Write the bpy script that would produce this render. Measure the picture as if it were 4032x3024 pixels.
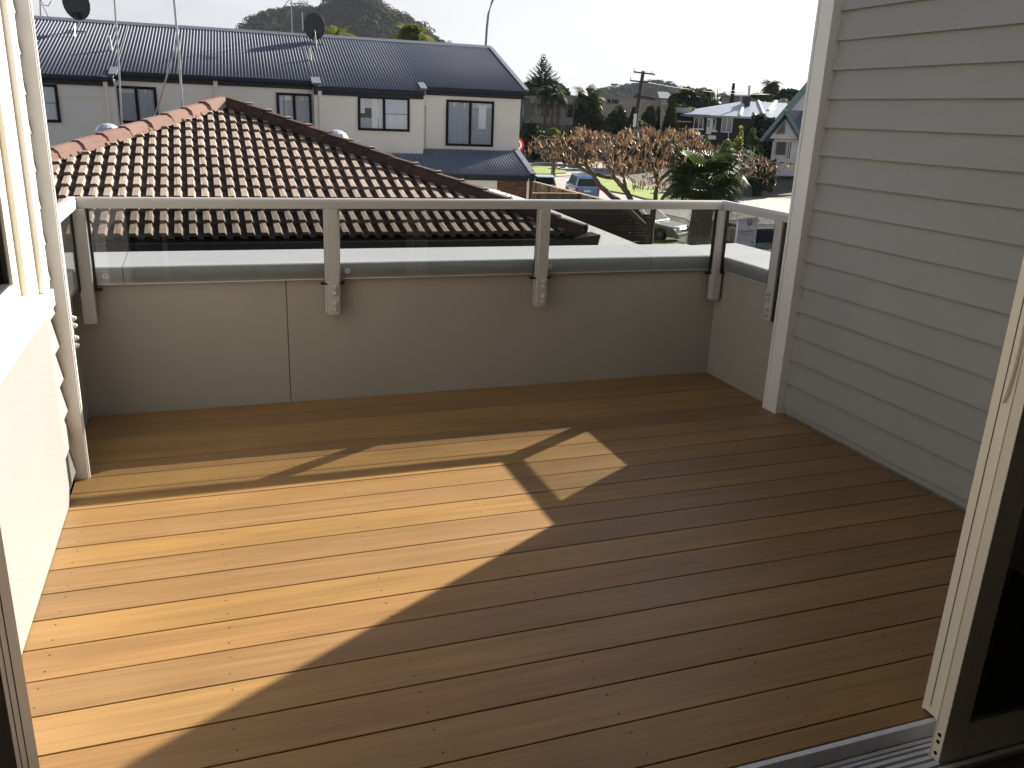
import bpy, bmesh, math, random
import numpy as np
from mathutils import Vector, Matrix

# ------------------------------------------------------------------ camera, world, sun
sc = bpy.context.scene
for o in list(bpy.data.objects):
    bpy.data.objects.remove(o)
PW, PH = 4032.0, 3024.0
F_PX = 3301.7
PIT, ROL, YAW = 0.310054, 0.040939, 0.354197
CAMZ = 1.42357
cy, sy, cp, sp = math.cos(YAW), math.sin(YAW), math.cos(PIT), math.sin(PIT)
FW = np.array([sy * cp, cy * cp, -sp]); RT = np.array([cy, -sy, 0.0]); UP = np.cross(RT, FW)
cr, sr = math.cos(ROL), math.sin(ROL)
RT2 = cr * RT + sr * UP; UP2 = -sr * RT + cr * UP
CAM = np.array([0.0, 0.0, CAMZ])
FH = np.array([sy, cy, 0.0]); RH = np.array([cy, -sy, 0.0])

cam_d = bpy.data.cameras.new('camera'); cam = bpy.data.objects.new('camera', cam_d)
sc.collection.objects.link(cam); sc.camera = cam
cam_d.sensor_fit = 'HORIZONTAL'; cam_d.sensor_width = 36.0; cam_d.lens = F_PX / PW * 36.0
cam_d.clip_start = 0.05; cam_d.clip_end = 6000
cam.matrix_world = Matrix(((RT2[0], UP2[0], -FW[0], 0), (RT2[1], UP2[1], -FW[1], 0), (RT2[2], UP2[2], -FW[2], CAMZ), (0, 0, 0, 1)))
sc.render.resolution_x = 1024; sc.render.resolution_y = 768

SUNV = Vector((1.586, 0.949, 1.0)).normalized()
SUN_EL = math.asin(SUNV.z); SUN_AZ = math.atan2(SUNV.x, SUNV.y)
world = bpy.data.worlds.new('World'); sc.world = world; world.use_nodes = True
wn = world.node_tree.nodes; wl = world.node_tree.links; wn.clear()
wout = wn.new('ShaderNodeOutputWorld'); bg = wn.new('ShaderNodeBackground')
sky = wn.new('ShaderNodeTexSky'); sky.sky_type = 'NISHITA'; sky.sun_disc = False
sky.sun_elevation = SUN_EL; sky.sun_rotation = SUN_AZ; sky.air_density = 0.75; sky.dust_density = 1.5; sky.ozone_density = 1.0
tc = wn.new('ShaderNodeTexCoord'); mp = wn.new('ShaderNodeMapping'); mp.inputs['Scale'].default_value = (1.0, 1.0, 3.2)
nz = wn.new('ShaderNodeTexNoise'); nz.inputs['Scale'].default_value = 2.6; nz.inputs['Detail'].default_value = 7; nz.inputs['Roughness'].default_value = 0.55
rp = wn.new('ShaderNodeValToRGB'); rp.color_ramp.elements[0].position = 0.36; rp.color_ramp.elements[1].position = 0.62
rp.color_ramp.elements[0].color = (0.30, 0.30, 0.30, 1); rp.color_ramp.elements[1].color = (0.9, 0.9, 0.9, 1)
mx = wn.new('ShaderNodeMixRGB'); mx.inputs[2].default_value = (8.2, 8.2, 8.5, 1)
wl.new(tc.outputs['Generated'], mp.inputs[0]); wl.new(mp.outputs[0], nz.inputs['Vector']); wl.new(nz.outputs['Fac'], rp.inputs[0])
bw = wn.new('ShaderNodeRGBToBW'); wl.new(sky.outputs[0], bw.inputs[0]); sc_ = wn.new('ShaderNodeMixRGB'); sc_.blend_type = 'MULTIPLY'; sc_.inputs[0].default_value = 1; sc_.inputs[2].default_value = (1.10, 1.11, 1.16, 1)
wl.new(bw.outputs[0], sc_.inputs[1]); vl = wn.new('ShaderNodeMixRGB'); vl.inputs[0].default_value = 0.55; wl.new(sky.outputs[0], vl.inputs[1]); wl.new(sc_.outputs[0], vl.inputs[2])
sx = wn.new('ShaderNodeSeparateXYZ'); wl.new(tc.outputs['Generated'], sx.inputs[0]); ez = wn.new('ShaderNodeMapRange'); ez.interpolation_type = 'SMOOTHSTEP'
ez.inputs[1].default_value = 0.10; ez.inputs[2].default_value = 0.50; ez.inputs[3].default_value = 1.0; ez.inputs[4].default_value = 0.0; wl.new(sx.outputs['Z'], ez.inputs[0])
cm = wn.new('ShaderNodeMath'); cm.operation = 'MULTIPLY'; wl.new(rp.outputs[0], cm.inputs[0]); wl.new(ez.outputs[0], cm.inputs[1]); wl.new(cm.outputs[0], mx.inputs[0])
vm = wn.new('ShaderNodeMath'); vm.operation = 'MULTIPLY'; vm.inputs[1].default_value = 0.8; wl.new(ez.outputs[0], vm.inputs[0]); wl.new(vm.outputs[0], vl.inputs[0])
wl.new(vl.outputs[0], mx.inputs[1]); wl.new(mx.outputs[0], bg.inputs['Color'])
bg.inputs['Strength'].default_value = 0.05
wl.new(bg.outputs[0], wout.inputs[0])

sun_d = bpy.data.lights.new('sun', 'SUN'); sun_d.energy = 5.0; sun_d.angle = math.radians(0.5); sun_d.color = (1.0, 0.935, 0.83)
sun = bpy.data.objects.new('sun', sun_d); sc.collection.objects.link(sun)
sun.rotation_euler = (-SUNV).to_track_quat('-Z', 'Y').to_euler()

sc.view_settings.view_transform = 'Standard'; sc.view_settings.look = 'None'
sc.view_settings.exposure = 1.25; sc.view_settings.gamma = 1.0; sc.view_settings.use_curve_mapping = False
sc.cycles.max_bounces = 8; sc.cycles.transparent_max_bounces = 16

# ------------------------------------------------------------------ helpers
COL = sc.collection
GZ = -3.1
R = random.Random(7)

def ray(px, py):
    return FW + RT2 * (px - PW / 2) / F_PX - UP2 * (py - PH / 2) / F_PX
def at(px, py, D):
    d = ray(px, py); return CAM + d * (D / float(d @ FH))
def atz(px, py, z):
    d = ray(px, py); return CAM + d * ((z - CAM[2]) / d[2])
def aty(px, py, Y):
    d = ray(px, py); return CAM + d * (Y / d[1])
def atpl(px, py, P0, n):
    d = ray(px, py); P0 = np.array(P0); n = np.array(n, float)
    return CAM + d * (((P0 - CAM) @ n) / (d @ n))
def upx(px, D): return px * D / F_PX

def wpos(o):
    v = Vector((0, 0, 0))
    while o is not None:
        v = v + Vector(o.location); o = o.parent
    return v

def tag(o, label=None, cat=None, group=None, kind=None):
    if label: o['label'] = label
    if cat: o['category'] = cat
    if group: o['group'] = group
    if kind: o['kind'] = kind
    return o
def empty(name, loc, label=None, cat=None, group=None, kind=None, rz=0):
    o = bpy.data.objects.new(name, None); COL.objects.link(o); o.location = loc
    o.rotation_euler = (0, 0, rz); o.empty_display_size = 0.2
    return tag(o, label, cat, group, kind)

class MB:
    def __init__(s): s.v = []; s.f = []
    def add(s, vs, fs):
        b = len(s.v); s.v += [tuple(map(float, p)) for p in vs]; s.f += [tuple(i + b for i in f) for f in fs]; return s
    def box(s, x0, x1, y0, y1, z0, z1):
        return s.add([(x0, y0, z0), (x1, y0, z0), (x1, y1, z0), (x0, y1, z0), (x0, y0, z1), (x1, y0, z1), (x1, y1, z1), (x0, y1, z1)],
                     [(0, 3, 2, 1), (4, 5, 6, 7), (0, 1, 5, 4), (1, 2, 6, 5), (2, 3, 7, 6), (3, 0, 4, 7)])
    def obox(s, c, ax, ay, az, hx, hy, hz):
        c = np.array(c, float); ax, ay, az = [np.array(a, float) for a in (ax, ay, az)]
        vs = [c + ax * hx * i + ay * hy * j + az * hz * k for k in (-1, 1) for j in (-1, 1) for i in (-1, 1)]
        return s.add(vs, [(0, 2, 3, 1), (4, 5, 7, 6), (0, 1, 5, 4), (1, 3, 7, 5), (3, 2, 6, 7), (2, 0, 4, 6)])
    def prism(s, pts, off):
        off = np.array(off, float); n = len(pts); a = [np.array(p, float) for p in pts]
        return s.add(a + [p + off for p in a], [tuple(range(n))[::-1], tuple(range(n, 2 * n))] + [(i, (i + 1) % n, (i + 1) % n + n, i + n) for i in range(n)])
    def quad(s, a, b, c, d): return s.add([a, b, c, d], [(0, 1, 2, 3)])
    def poly(s, pts): return s.add(pts, [tuple(range(len(pts)))])
    def tube(s, pts, r, n=8, cap=True):
        pts = [np.array(p, float) for p in pts]; rs = r if isinstance(r, (list, tuple)) else [r] * len(pts)
        b = len(s.v); ring = []
        for i, p in enumerate(pts):
            t = pts[min(i + 1, len(pts) - 1)] - pts[max(i - 1, 0)]; t = t / (np.linalg.norm(t) + 1e-9)
            u = np.cross(t, (0, 0, 1)) if abs(t[2]) < .95 else np.cross(t, (1, 0, 0)); u /= np.linalg.norm(u); w = np.cross(t, u)
            for k in range(n):
                a = 2 * math.pi * k / n; s.v.append(tuple(p + (u * math.cos(a) + w * math.sin(a)) * rs[i]))
        for i in range(len(pts) - 1):
            for k in range(n):
                s.f.append((b + i * n + k, b + i * n + (k + 1) % n, b + (i + 1) * n + (k + 1) % n, b + (i + 1) * n + k))
        if cap:
            s.f.append(tuple(b + k for k in range(n))[::-1]); s.f.append(tuple(b + (len(pts) - 1) * n + k for k in range(n)))
        return s
    def lathe(s, c, axis, prof, n=16):
        c = np.array(c, float); t = np.array(axis, float); t /= np.linalg.norm(t)
        u = np.cross(t, (0, 0, 1)) if abs(t[2]) < .95 else np.cross(t, (1, 0, 0)); u /= np.linalg.norm(u); w = np.cross(t, u)
        b = len(s.v)
        for (r, h) in prof:
            for k in range(n):
                a = 2 * math.pi * k / n; s.v.append(tuple(c + t * h + (u * math.cos(a) + w * math.sin(a)) * r))
        for i in range(len(prof) - 1):
            for k in range(n): s.f.append((b + i * n + k, b + i * n + (k + 1) % n, b + (i + 1) * n + (k + 1) % n, b + (i + 1) * n + k))
        s.f.append(tuple(b + k for k in range(n))[::-1]); s.f.append(tuple(b + (len(prof) - 1) * n + k for k in range(n)))
        return s
    def build(s, name, m, parent=None, smooth=False, bevel=0, loc=None):
        org = wpos(parent) if parent is not None else Vector(loc if loc is not None else (0, 0, 0))
        me = bpy.data.meshes.new(name)
        me.from_pydata([(v[0] - org.x, v[1] - org.y, v[2] - org.z) for v in s.v], [], s.f)
        if m is not None: me.materials.append(m)
        bm = bmesh.new(); bm.from_mesh(me); bmesh.ops.recalc_face_normals(bm, faces=bm.faces); bm.to_mesh(me); bm.free()
        if smooth:
            me.polygons.foreach_set('use_smooth', [True] * len(me.polygons))
        o = bpy.data.objects.new(name, me); COL.objects.link(o)
        if parent is not None: o.parent = parent
        else: o.location = org
        if bevel:
            md = o.modifiers.new('bevel', 'BEVEL'); md.width = bevel; md.segments = 2; md.limit_method = 'ANGLE'
        return o

def npmesh(name, V, Fq, m, parent=None, loc=(0, 0, 0), smooth=False):
    """V (n,3) and quads (k,4) as numpy arrays"""
    org = np.array(wpos(parent) if parent is not None else loc)
    me = bpy.data.meshes.new(name); V = (np.asarray(V) - org).astype(np.float32); Fq = np.asarray(Fq, np.int32); k = Fq.shape[1]
    me.vertices.add(len(V)); me.vertices.foreach_set('co', V.ravel())
    me.loops.add(Fq.size); me.loops.foreach_set('vertex_index', Fq.ravel())
    me.polygons.add(len(Fq)); me.polygons.foreach_set('loop_start', np.arange(0, Fq.size, k, dtype=np.int32))
    me.polygons.foreach_set('loop_total', np.full(len(Fq), k, np.int32))
    if smooth: me.polygons.foreach_set('use_smooth', np.ones(len(Fq), bool))
    me.update(calc_edges=True); me.validate()
    me.materials.append(m)
    o = bpy.data.objects.new(name, me); COL.objects.link(o)
    if parent is not None: o.parent = parent
    else: o.location = tuple(org)
    return o

def copy_part(src, parent, loc, rot=None, scale=None):
    o = src.copy(); COL.objects.link(o); o.parent = parent; o.location = loc
    if rot is not None: o.rotation_euler = rot
    if scale is not None: o.scale = scale
    return o

# ------------------------------------------------------------------ materials
def mat(name, col, rough=0.6, spec=0.5, metal=0.0, var=0.0, vscale=4.0, bump=0.0, bscale=40.0, rnd=0.0, stretch=None, transl=0.0, col2=None, vdet=4, coat=0.0):
    m = bpy.data.materials.new(name); m.use_nodes = True; nt = m.node_tree; N = nt.nodes; L = nt.links
    b = N['Principled BSDF']; b.inputs['Roughness'].default_value = rough; b.inputs['Metallic'].default_value = metal
    b.inputs['Specular IOR Level'].default_value = spec
    if coat: b.inputs['Coat Weight'].default_value = coat; b.inputs['Coat Roughness'].default_value = 0.05
    c = tuple(col) + (1,); src = None
    tcn = N.new('ShaderNodeTexCoord'); vec = tcn.outputs['Object']
    if stretch:
        mpn = N.new('ShaderNodeMapping'); mpn.inputs['Scale'].default_value = stretch; L.new(vec, mpn.inputs[0]); vec = mpn.outputs[0]
    if var > 0 or col2 is not None:
        n = N.new('ShaderNodeTexNoise'); n.inputs['Scale'].default_value = vscale; n.inputs['Detail'].default_value = vdet; L.new(vec, n.inputs['Vector'])
        r = N.new('ShaderNodeValToRGB'); r.color_ramp.elements[0].position = 0.32; r.color_ramp.elements[1].position = 0.68
        if col2 is None: col2 = [x * (1 + var) for x in col]; c = tuple(x * (1 - var) for x in col) + (1,)
        r.color_ramp.elements[0].color = c; r.color_ramp.elements[1].color = tuple(col2) + (1,)
        L.new(n.outputs['Fac'], r.inputs[0]); src = r.outputs[0]
    if rnd > 0:
        oi = N.new('ShaderNodeObjectInfo'); mr = N.new('ShaderNodeMapRange'); mr.inputs[3].default_value = 1 - rnd; mr.inputs[4].default_value = 1 + rnd
        L.new(oi.outputs['Random'], mr.inputs[0]); mm = N.new('ShaderNodeMixRGB'); mm.blend_type = 'MULTIPLY'; mm.inputs[0].default_value = 1
        if src is not None: L.new(src, mm.inputs[1])
        else: mm.inputs[1].default_value = c
        L.new(mr.outputs[0], mm.inputs[2]); src = mm.outputs[0]
    if src is not None: L.new(src, b.inputs['Base Color'])
    else: b.inputs['Base Color'].default_value = c
    if bump > 0:
        n2 = N.new('ShaderNodeTexNoise'); n2.inputs['Scale'].default_value = bscale; n2.inputs['Detail'].default_value = 4; L.new(vec, n2.inputs['Vector'])
        bn = N.new('ShaderNodeBump'); bn.inputs['Strength'].default_value = bump; bn.inputs['Distance'].default_value = 0.02
        L.new(n2.outputs['Fac'], bn.inputs['Height']); L.new(bn.outputs[0], b.inputs['Normal'])
    if transl > 0:
        t = N.new('ShaderNodeBsdfTranslucent'); mxs = N.new('ShaderNodeMixShader'); mxs.inputs[0].default_value = transl
        if src is not None: L.new(src, t.inputs[0])
        else: t.inputs[0].default_value = c
        L.new(b.outputs[0], mxs.inputs[1]); L.new(t.outputs[0], mxs.inputs[2]); L.new(mxs.outputs[0], N['Material Output'].inputs[0])
    return m

def glass_mat(name, tint, rough=0.0, ior=1.5, refl=1.0):
    m = bpy.data.materials.new(name); m.use_nodes = True; N = m.node_tree.nodes; L = m.node_tree.links; N.clear()
    o = N.new('ShaderNodeOutputMaterial'); t = N.new('ShaderNodeBsdfTransparent'); t.inputs[0].default_value = tuple(tint) + (1,)
    g = N.new('ShaderNodeBsdfGlossy'); g.inputs['Roughness'].default_value = rough; g.inputs[0].default_value = (refl, refl, refl, 1)
    f = N.new('ShaderNodeFresnel'); f.inputs[0].default_value = ior; x = N.new('ShaderNodeMixShader')
    gm_ = N.new('ShaderNodeNewGeometry'); iv = N.new('ShaderNodeMath'); iv.operation = 'SUBTRACT'; iv.inputs[0].default_value = 1; L.new(gm_.outputs['Backfacing'], iv.inputs[1]); mu = N.new('ShaderNodeMath'); mu.operation = 'MULTIPLY'; L.new(f.outputs[0], mu.inputs[0]); L.new(iv.outputs[0], mu.inputs[1])
    L.new(mu.outputs[0], x.inputs[0]); L.new(t.outputs[0], x.inputs[1]); L.new(g.outputs[0], x.inputs[2]); L.new(x.outputs[0], o.inputs[0])
    return m

M = {}
M['paint'] = mat('greige_paint', (0.385, 0.368, 0.325), rough=0.55, spec=0.35, var=0.03, vscale=3, bump=0.06, bscale=120)
M['board_paint'] = mat('weatherboard_paint', (0.36, 0.352, 0.335), rough=0.5, spec=0.4, var=0.03, vscale=2.5, bump=0.08, bscale=70)
M['trim'] = mat('trim_paint', (0.84, 0.83, 0.80), rough=0.4, spec=0.45, var=0.02, vscale=3)
M['alu'] = mat('powder_coated_aluminium', (0.50, 0.492, 0.475), rough=0.35, spec=0.5, var=0.02, vscale=5)
M['frame'] = mat('door_frame_aluminium', (0.86, 0.81, 0.69), rough=0.38, spec=0.5, var=0.02, vscale=4)
M['cap'] = mat('cap_flashing_metal', (0.78, 0.785, 0.80), rough=0.35, spec=0.6, var=0.03, vscale=2)
M['sill'] = mat('anodised_track', (0.72, 0.73, 0.75), rough=0.4, metal=0.0, var=0.08, vscale=30, bump=0.05, bscale=200)
M['rubber'] = mat('black_rubber', (0.012, 0.012, 0.012), rough=0.6)
M['black'] = mat('black_void', (0.006, 0.006, 0.006), rough=0.9, spec=0.1)
M['glass'] = glass_mat('tinted_glass', (0.67, 0.685, 0.685))
M['wglass'] = glass_mat('window_glass', (0.92, 0.93, 0.94), refl=1.0, ior=1.5)
M['wglass2'] = glass_mat('double_glazing', (0.25, 0.27, 0.28), ior=1.9)
M['etch'] = mat('etched_mark', (0.75, 0.75, 0.75), rough=0.8)
M['screw'] = mat('screw_head', (0.09, 0.055, 0.03), rough=0.5)
M['joint'] = mat('joint_shadow_gap', (0.10, 0.09, 0.075), rough=0.9)

def wood_mat():
    m = bpy.data.materials.new('decking_timber'); m.use_nodes = True; N = m.node_tree.nodes; L = m.node_tree.links; b = N['Principled BSDF']
    tcn = N.new('ShaderNodeTexCoord'); oi = N.new('ShaderNodeObjectInfo')
    cmb = N.new('ShaderNodeCombineXYZ'); mu = N.new('ShaderNodeMath'); mu.operation = 'MULTIPLY'; mu.inputs[1].default_value = 37.0
    L.new(oi.outputs['Random'], mu.inputs[0]); L.new(mu.outputs[0], cmb.inputs[0]); L.new(mu.outputs[0], cmb.inputs[1]); L.new(mu.outputs[0], cmb.inputs[2])
    ad = N.new('ShaderNodeVectorMath'); ad.operation = 'ADD'; L.new(tcn.outputs['Object'], ad.inputs[0]); L.new(cmb.outputs[0], ad.inputs[1])
    m1 = N.new('ShaderNodeMapping'); m1.inputs['Scale'].default_value = (0.55, 9.0, 9.0); L.new(ad.outputs[0], m1.inputs[0])
    n1 = N.new('ShaderNodeTexNoise'); n1.inputs['Scale'].default_value = 1.6; n1.inputs['Detail'].default_value = 3; n1.inputs['Distortion'].default_value = 1.2; L.new(m1.outputs[0], n1.inputs['Vector'])
    m2 = N.new('ShaderNodeMapping'); m2.inputs['Scale'].default_value = (2.0, 90.0, 60.0); L.new(ad.outputs[0], m2.inputs[0])
    n2 = N.new('ShaderNodeTexNoise'); n2.inputs['Scale'].default_value = 1.3; n2.inputs['Detail'].default_value = 5; n2.inputs['Distortion'].default_value = .4; L.new(m2.outputs[0], n2.inputs['Vector'])
    m3 = N.new('ShaderNodeMapping'); m3.inputs['Scale'].default_value = (1.6, 3.0, 3.0); L.new(ad.outputs[0], m3.inputs[0])
    n3 = N.new('ShaderNodeTexNoise'); n3.inputs['Scale'].default_value = 1.2; n3.inputs['Detail'].default_value = 2; L.new(m3.outputs[0], n3.inputs['Vector'])
    # board base colour by board
    r0 = N.new('ShaderNodeValToRGB'); r0.color_ramp.interpolation = 'CONSTANT'
    els = [(0.0, (0.328, 0.186, 0.067)), (0.16, (0.345, 0.201, 0.075)), (0.34, (0.320, 0.177, 0.067)), (0.5, (0.292, 0.168, 0.070)), (0.63, (0.336, 0.193, 0.067)), (0.78, (0.308, 0.176, 0.068)), (0.9, (0.350, 0.207, 0.077))]
    r0.color_ramp.elements[0].position = 0; r0.color_ramp.elements[0].color = els[0][1] + (1,)
    r0.color_ramp.elements[1].position = els[1][0]; r0.color_ramp.elements[1].color = els[1][1] + (1,)
    for p, c in els[2:]:
        e = r0.color_ramp.elements.new(p); e.color = c + (1,)
    L.new(oi.outputs['Random'], r0.inputs[0])
    def mul(a, fac_out, lo, hi, cl=0.3, ch=0.7):
        mr = N.new('ShaderNodeMapRange'); mr.inputs[1].default_value = cl; mr.inputs[2].default_value = ch; mr.inputs[3].default_value = lo; mr.inputs[4].default_value = hi
        L.new(fac_out, mr.inputs[0]); x = N.new('ShaderNodeMixRGB'); x.blend_type = 'MULTIPLY'; x.inputs[0].default_value = 1; L.new(a, x.inputs[1]); L.new(mr.outputs[0], x.inputs[2]); return x.outputs[0]
    c = mul(r0.outputs[0], n1.outputs['Fac'], 0.85, 1.10)
    c = mul(c, n2.outputs['Fac'], 0.88, 1.08)
    c = mul(c, n3.outputs['Fac'], 0.90, 1.08)
    L.new(c, b.inputs['Base Color']); b.inputs['Roughness'].default_value = 0.43; b.inputs['Specular IOR Level'].default_value = 0.34
    bn = N.new('ShaderNodeBump'); bn.inputs['Strength'].default_value = 0.12; bn.inputs['Distance'].default_value = 0.004; L.new(n2.outputs['Fac'], bn.inputs['Height']); L.new(bn.outputs[0], b.inputs['Normal'])
    return m
M['wood'] = wood_mat()
# ------------------------------------------------------------------ our balcony
YF, XRP, XLP, XR, XL = 4.139, 2.772, -0.578, 2.757, -0.565
BP = 0.145; Y1 = 3.3975; WB0, WBP = 0.042, 0.1258
deck = empty('deck', (0, 0, 0), 'orange brown hardwood deck of long boards inside the balcony', None, None, 'structure')
edges = [YF - 0.004] + [Y1 + k * BP for k in range(5, -1, -1) if Y1 + k * BP < YF - .02] + [Y1 - k * BP for k in range(1, 15)] + [1.303]
for i in range(len(edges) - 1):
    y1, y0 = edges[i] - 0.0022, edges[i + 1] + 0.0022
    if y1 - y0 < 0.02: continue
    xr = XRP - .004 if y0 > 3.49 else XR - .004
    mb = MB(); mb.box(XLP + 0.006 if y0 > 3.4 else -0.549, xr, y0, y1, -0.019, 0.0 - R.uniform(0, .0008))
    mb.build('deck_board', M['wood'], deck, bevel=0.0018)
MB().box(XLP, XRP, 1.30, YF, -0.09, -0.045).build('joist_base', M['black'], deck)
mb = MB()
for jx in [-0.475 + 0.4572 * k for k in range(8)]:
    for i in range(len(edges) - 1):
        y1, y0 = edges[i], edges[i + 1]
        if y1 - y0 < .1: continue
        for fy in (0.24, 0.77):
            x = jx + R.uniform(-.004, .004); y = y0 + (y1 - y0) * fy + R.uniform(-.003, .003)
            if x > 2.72 or x < -.53: continue
            mb.lathe((x, y, -0.001), (0, 0, 1), [(0.003, 0), (0.003, 0.0012)], 6)
tag(mb.build('screw_heads', M['screw'], deck), kind='stuff')

# parapets
par = empty('parapet_wall', (1.1, 4.3, 0), 'greige panelled balcony parapet wall running behind the glass balustrade', 'parapet')
TH = 0.32
xs = [XLP - TH, 0.343, XRP + TH]
for i in range(2):
    MB().box(xs[i] + (.002 if i else 0), xs[i + 1] - .002, YF, YF + TH, GZ, 0.655).build('wall_panel', M['paint'], par)
MB().box(xs[0], xs[2], YF + .012, YF + TH - .01, GZ, 0.65).build('wall_core', M['joint'], par)
MB().box(XRP, XRP + TH, 3.40, YF - .003, GZ, 0.655).build('wall_panel', M['paint'], par)
MB().box(XLP - TH, XLP, 3.39, YF - .003, GZ, 0.655).build('wall_panel', M['paint'], par)
def cap_piece(x0, x1, y0, y1, inner):
    """metal cap: sloping top, lips folded down"""
    mb = MB(); t = .0015
    if inner == 'y':   # runs in x, inner edge at y0
        prof = [(y0, .624), (y0, .700), (y0 + .006, .705), (y1 - .006, .716), (y1, .71), (y1, .62), (y1 - .004, .62), (y1 - .004, .70), (y0 + .004, .693), (y0 + .004, .624)]
        mb.prism([(x0, a, b) for a, b in prof], (x1 - x0, 0, 0))
    else:
        s = 1 if inner == 'x' else -1
        prof = [(x0, .624), (x0, .700), (x0 + s * .006, .705), (x1 - s * .006, .716), (x1, .71), (x1, .62), (x1 - s * .004, .62), (x1 - s * .004, .70), (x0 + s * .004, .693), (x0 + s * .004, .624)]
        mb.prism([(a, y0, b) for a, b in prof], (0, y1 - y0, 0))
    mb.build('cap_flashing', M['cap'], par)
YC0, YC1 = 4.119, 4.485
cap_piece(XLP - TH - .03, -0.372, YC0, YC1, 'y'); cap_piece(-0.368, 2.318, YC0, YC1, 'y'); cap_piece(2.322, XRP - .018, YC0, YC1, 'y')
cap_piece(XRP - .015, XRP + TH + .03, 3.40, YC1 + .001, 'x')
cap_piece(XLP + .017, XLP - TH - .03, 3.39, YC0 - .002, 'xl')
for x in (-.2, .05, 1.06, 1.9, 2.42):
    MB().lathe((x, YC0 - .001, .632), (0, -1, 0), [(.007, 0), (.006, .003), (.002, .005)], 8).build('rivet', M['cap'], par)

# glass balustrade
bal = empty('glass_balustrade', (1.1, 4.1, .455), 'tinted glass balustrade with grey aluminium rail and posts round the balcony edge', 'balustrade')
ZR0, ZR1 = 0.968, 1.014
def rail(pa, pb, w=.0475):
    pa = np.array(pa); pb = np.array(pb); t = (pb - pa) / np.linalg.norm(pb - pa); n = np.array([-t[1], t[0], 0]) * w / 2
    prof = [(-1, ZR0), (-1, ZR1 - .016), (-.85, ZR1 - .006), (-.5, ZR1), (.5, ZR1), (.85, ZR1 - .006), (1, ZR1 - .016), (1, ZR0)]
    mb = MB(); mb.prism([pa + n * a + np.array([0, 0, b]) for a, b in prof], pb - pa); return mb.build('handrail', M['alu'], bal)
YRC, XRC, XLC = 4.109, 2.743, -0.545
rail((XLC + .0245, YRC, 0), (XRC - .0245, YRC, 0)); rail((XRC, YRC + .024, 0), (XRC, 3.44, 0)); rail((XLC, 3.44, 0), (XLC, YRC + .024, 0))
def post(x, y, dx, dy, side, name='post'):
    """x,y centre; dx,dy half size; side = direction into the wall"""
    m = MB(); m.box(x - dx, x + dx, y - dy, y + dy, .458, ZR0 - .0005)
    # side channel ribs
    if side == 'y':
        m.box(x - dx - .011, x - dx, y + .002, y + .012, .462, ZR0 - .002); m.box(x + dx, x + dx + .011, y + .002, y + .012, .462, ZR0 - .002)
    else:
        m.box(x - .005, x + .007, y - dy - .011, y - dy, .462, ZR0 - .002); m.box(x - .005, x + .007, y + dy, y + dy + .011, .462, ZR0 - .002)
    p = m.build(name, M['alu'], bal, bevel=.002)
    for z in (.485, .515, .565, .595):
        b = MB()
        if side == 'y': b.lathe((x + .006, y - dy, z), (0, -1, 0), [(.012, 0), (.012, .008), (.010, .009), (.0092, .013), (.0078, .0165), (.0055, .0188), (.002, .020)], 10)
        elif side == 'x': b.lathe((x - dx, y, z), (-1, 0, 0), [(.012, 0), (.012, .008), (.010, .009), (.0092, .013), (.0078, .0165), (.0055, .0188), (.002, .020)], 10)
        else: b.lathe((x + dx, y, z), (1, 0, 0), [(.012, 0), (.012, .008), (.010, .009), (.0092, .013), (.0078, .0165), (.0055, .0188), (.002, .020)], 10)
        b.build('bolt', M['alu'], p, smooth=False)
    return p
def plain_post(x0, x1, y0, y1):
    return MB().box(x0, x1, y0, y1, .458, ZR0 - .0005).build('post', M['alu'], bal, bevel=.003)
P1, P2 = 0.562, 1.652
post(P1, 4.090, .027, .022, 'y'); post(P2, 4.090, .027, .022, 'y')
plain_post(2.700, 2.752, 4.062, 4.112); plain_post(-.545, -.490, 4.062, 4.112)
post(2.742, 3.572, .022, .030, 'x'); post(-.548, 3.605, .022, .030, 'xl')
MB().box(2.722, 2.752, 3.497, 3.530, .458, ZR0 - .002).build('end_seal', M['rubber'], bal)
def gasket(x0, x1, y0, y1):
    MB().box(x0, x1, y0, y1, .612, ZR0 - .001).build('gasket', M['rubber'], bal)
def foot(x, y):
    MB().box(x - .016, x + .016, y - .013, y + .013, .603, .6115).build('glass_foot', M['rubber'], bal)
def pane(x0, x1, y0, y1, z0=.632):
    return MB().box(x0, x1, y0, y1, z0, ZR0 - .0015).build('glass_pane', M['glass'], bal)
GY0, GY1 = 4.099, 4.105
for a, b in ((-.489, P1 - .0275), (P1 + .0275, P2 - .0275), (P2 + .0275, 2.699)):
    pane(a + .011, b - .011, GY0, GY1)
    gasket(a + .0005, a + .0105, GY0 - .004, GY1 + .004); gasket(b - .0105, b - .0005, GY0 - .004, GY1 + .004); foot(a + .014, GY0 + .003); foot(b - .014, GY0 + .003)
GX = 2.738
pane(GX, GX + .006, 3.624, 4.050); gasket(GX - .004, GX + .010, 3.614, 3.623); gasket(GX - .004, GX + .010, 4.051, 4.061)
GX = -.549
pane(GX, GX + .006, 3.658, 4.050); gasket(GX - .004, GX + .010, 3.647, 3.657); gasket(GX - .004, GX + .010, 4.051, 4.061)
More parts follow.
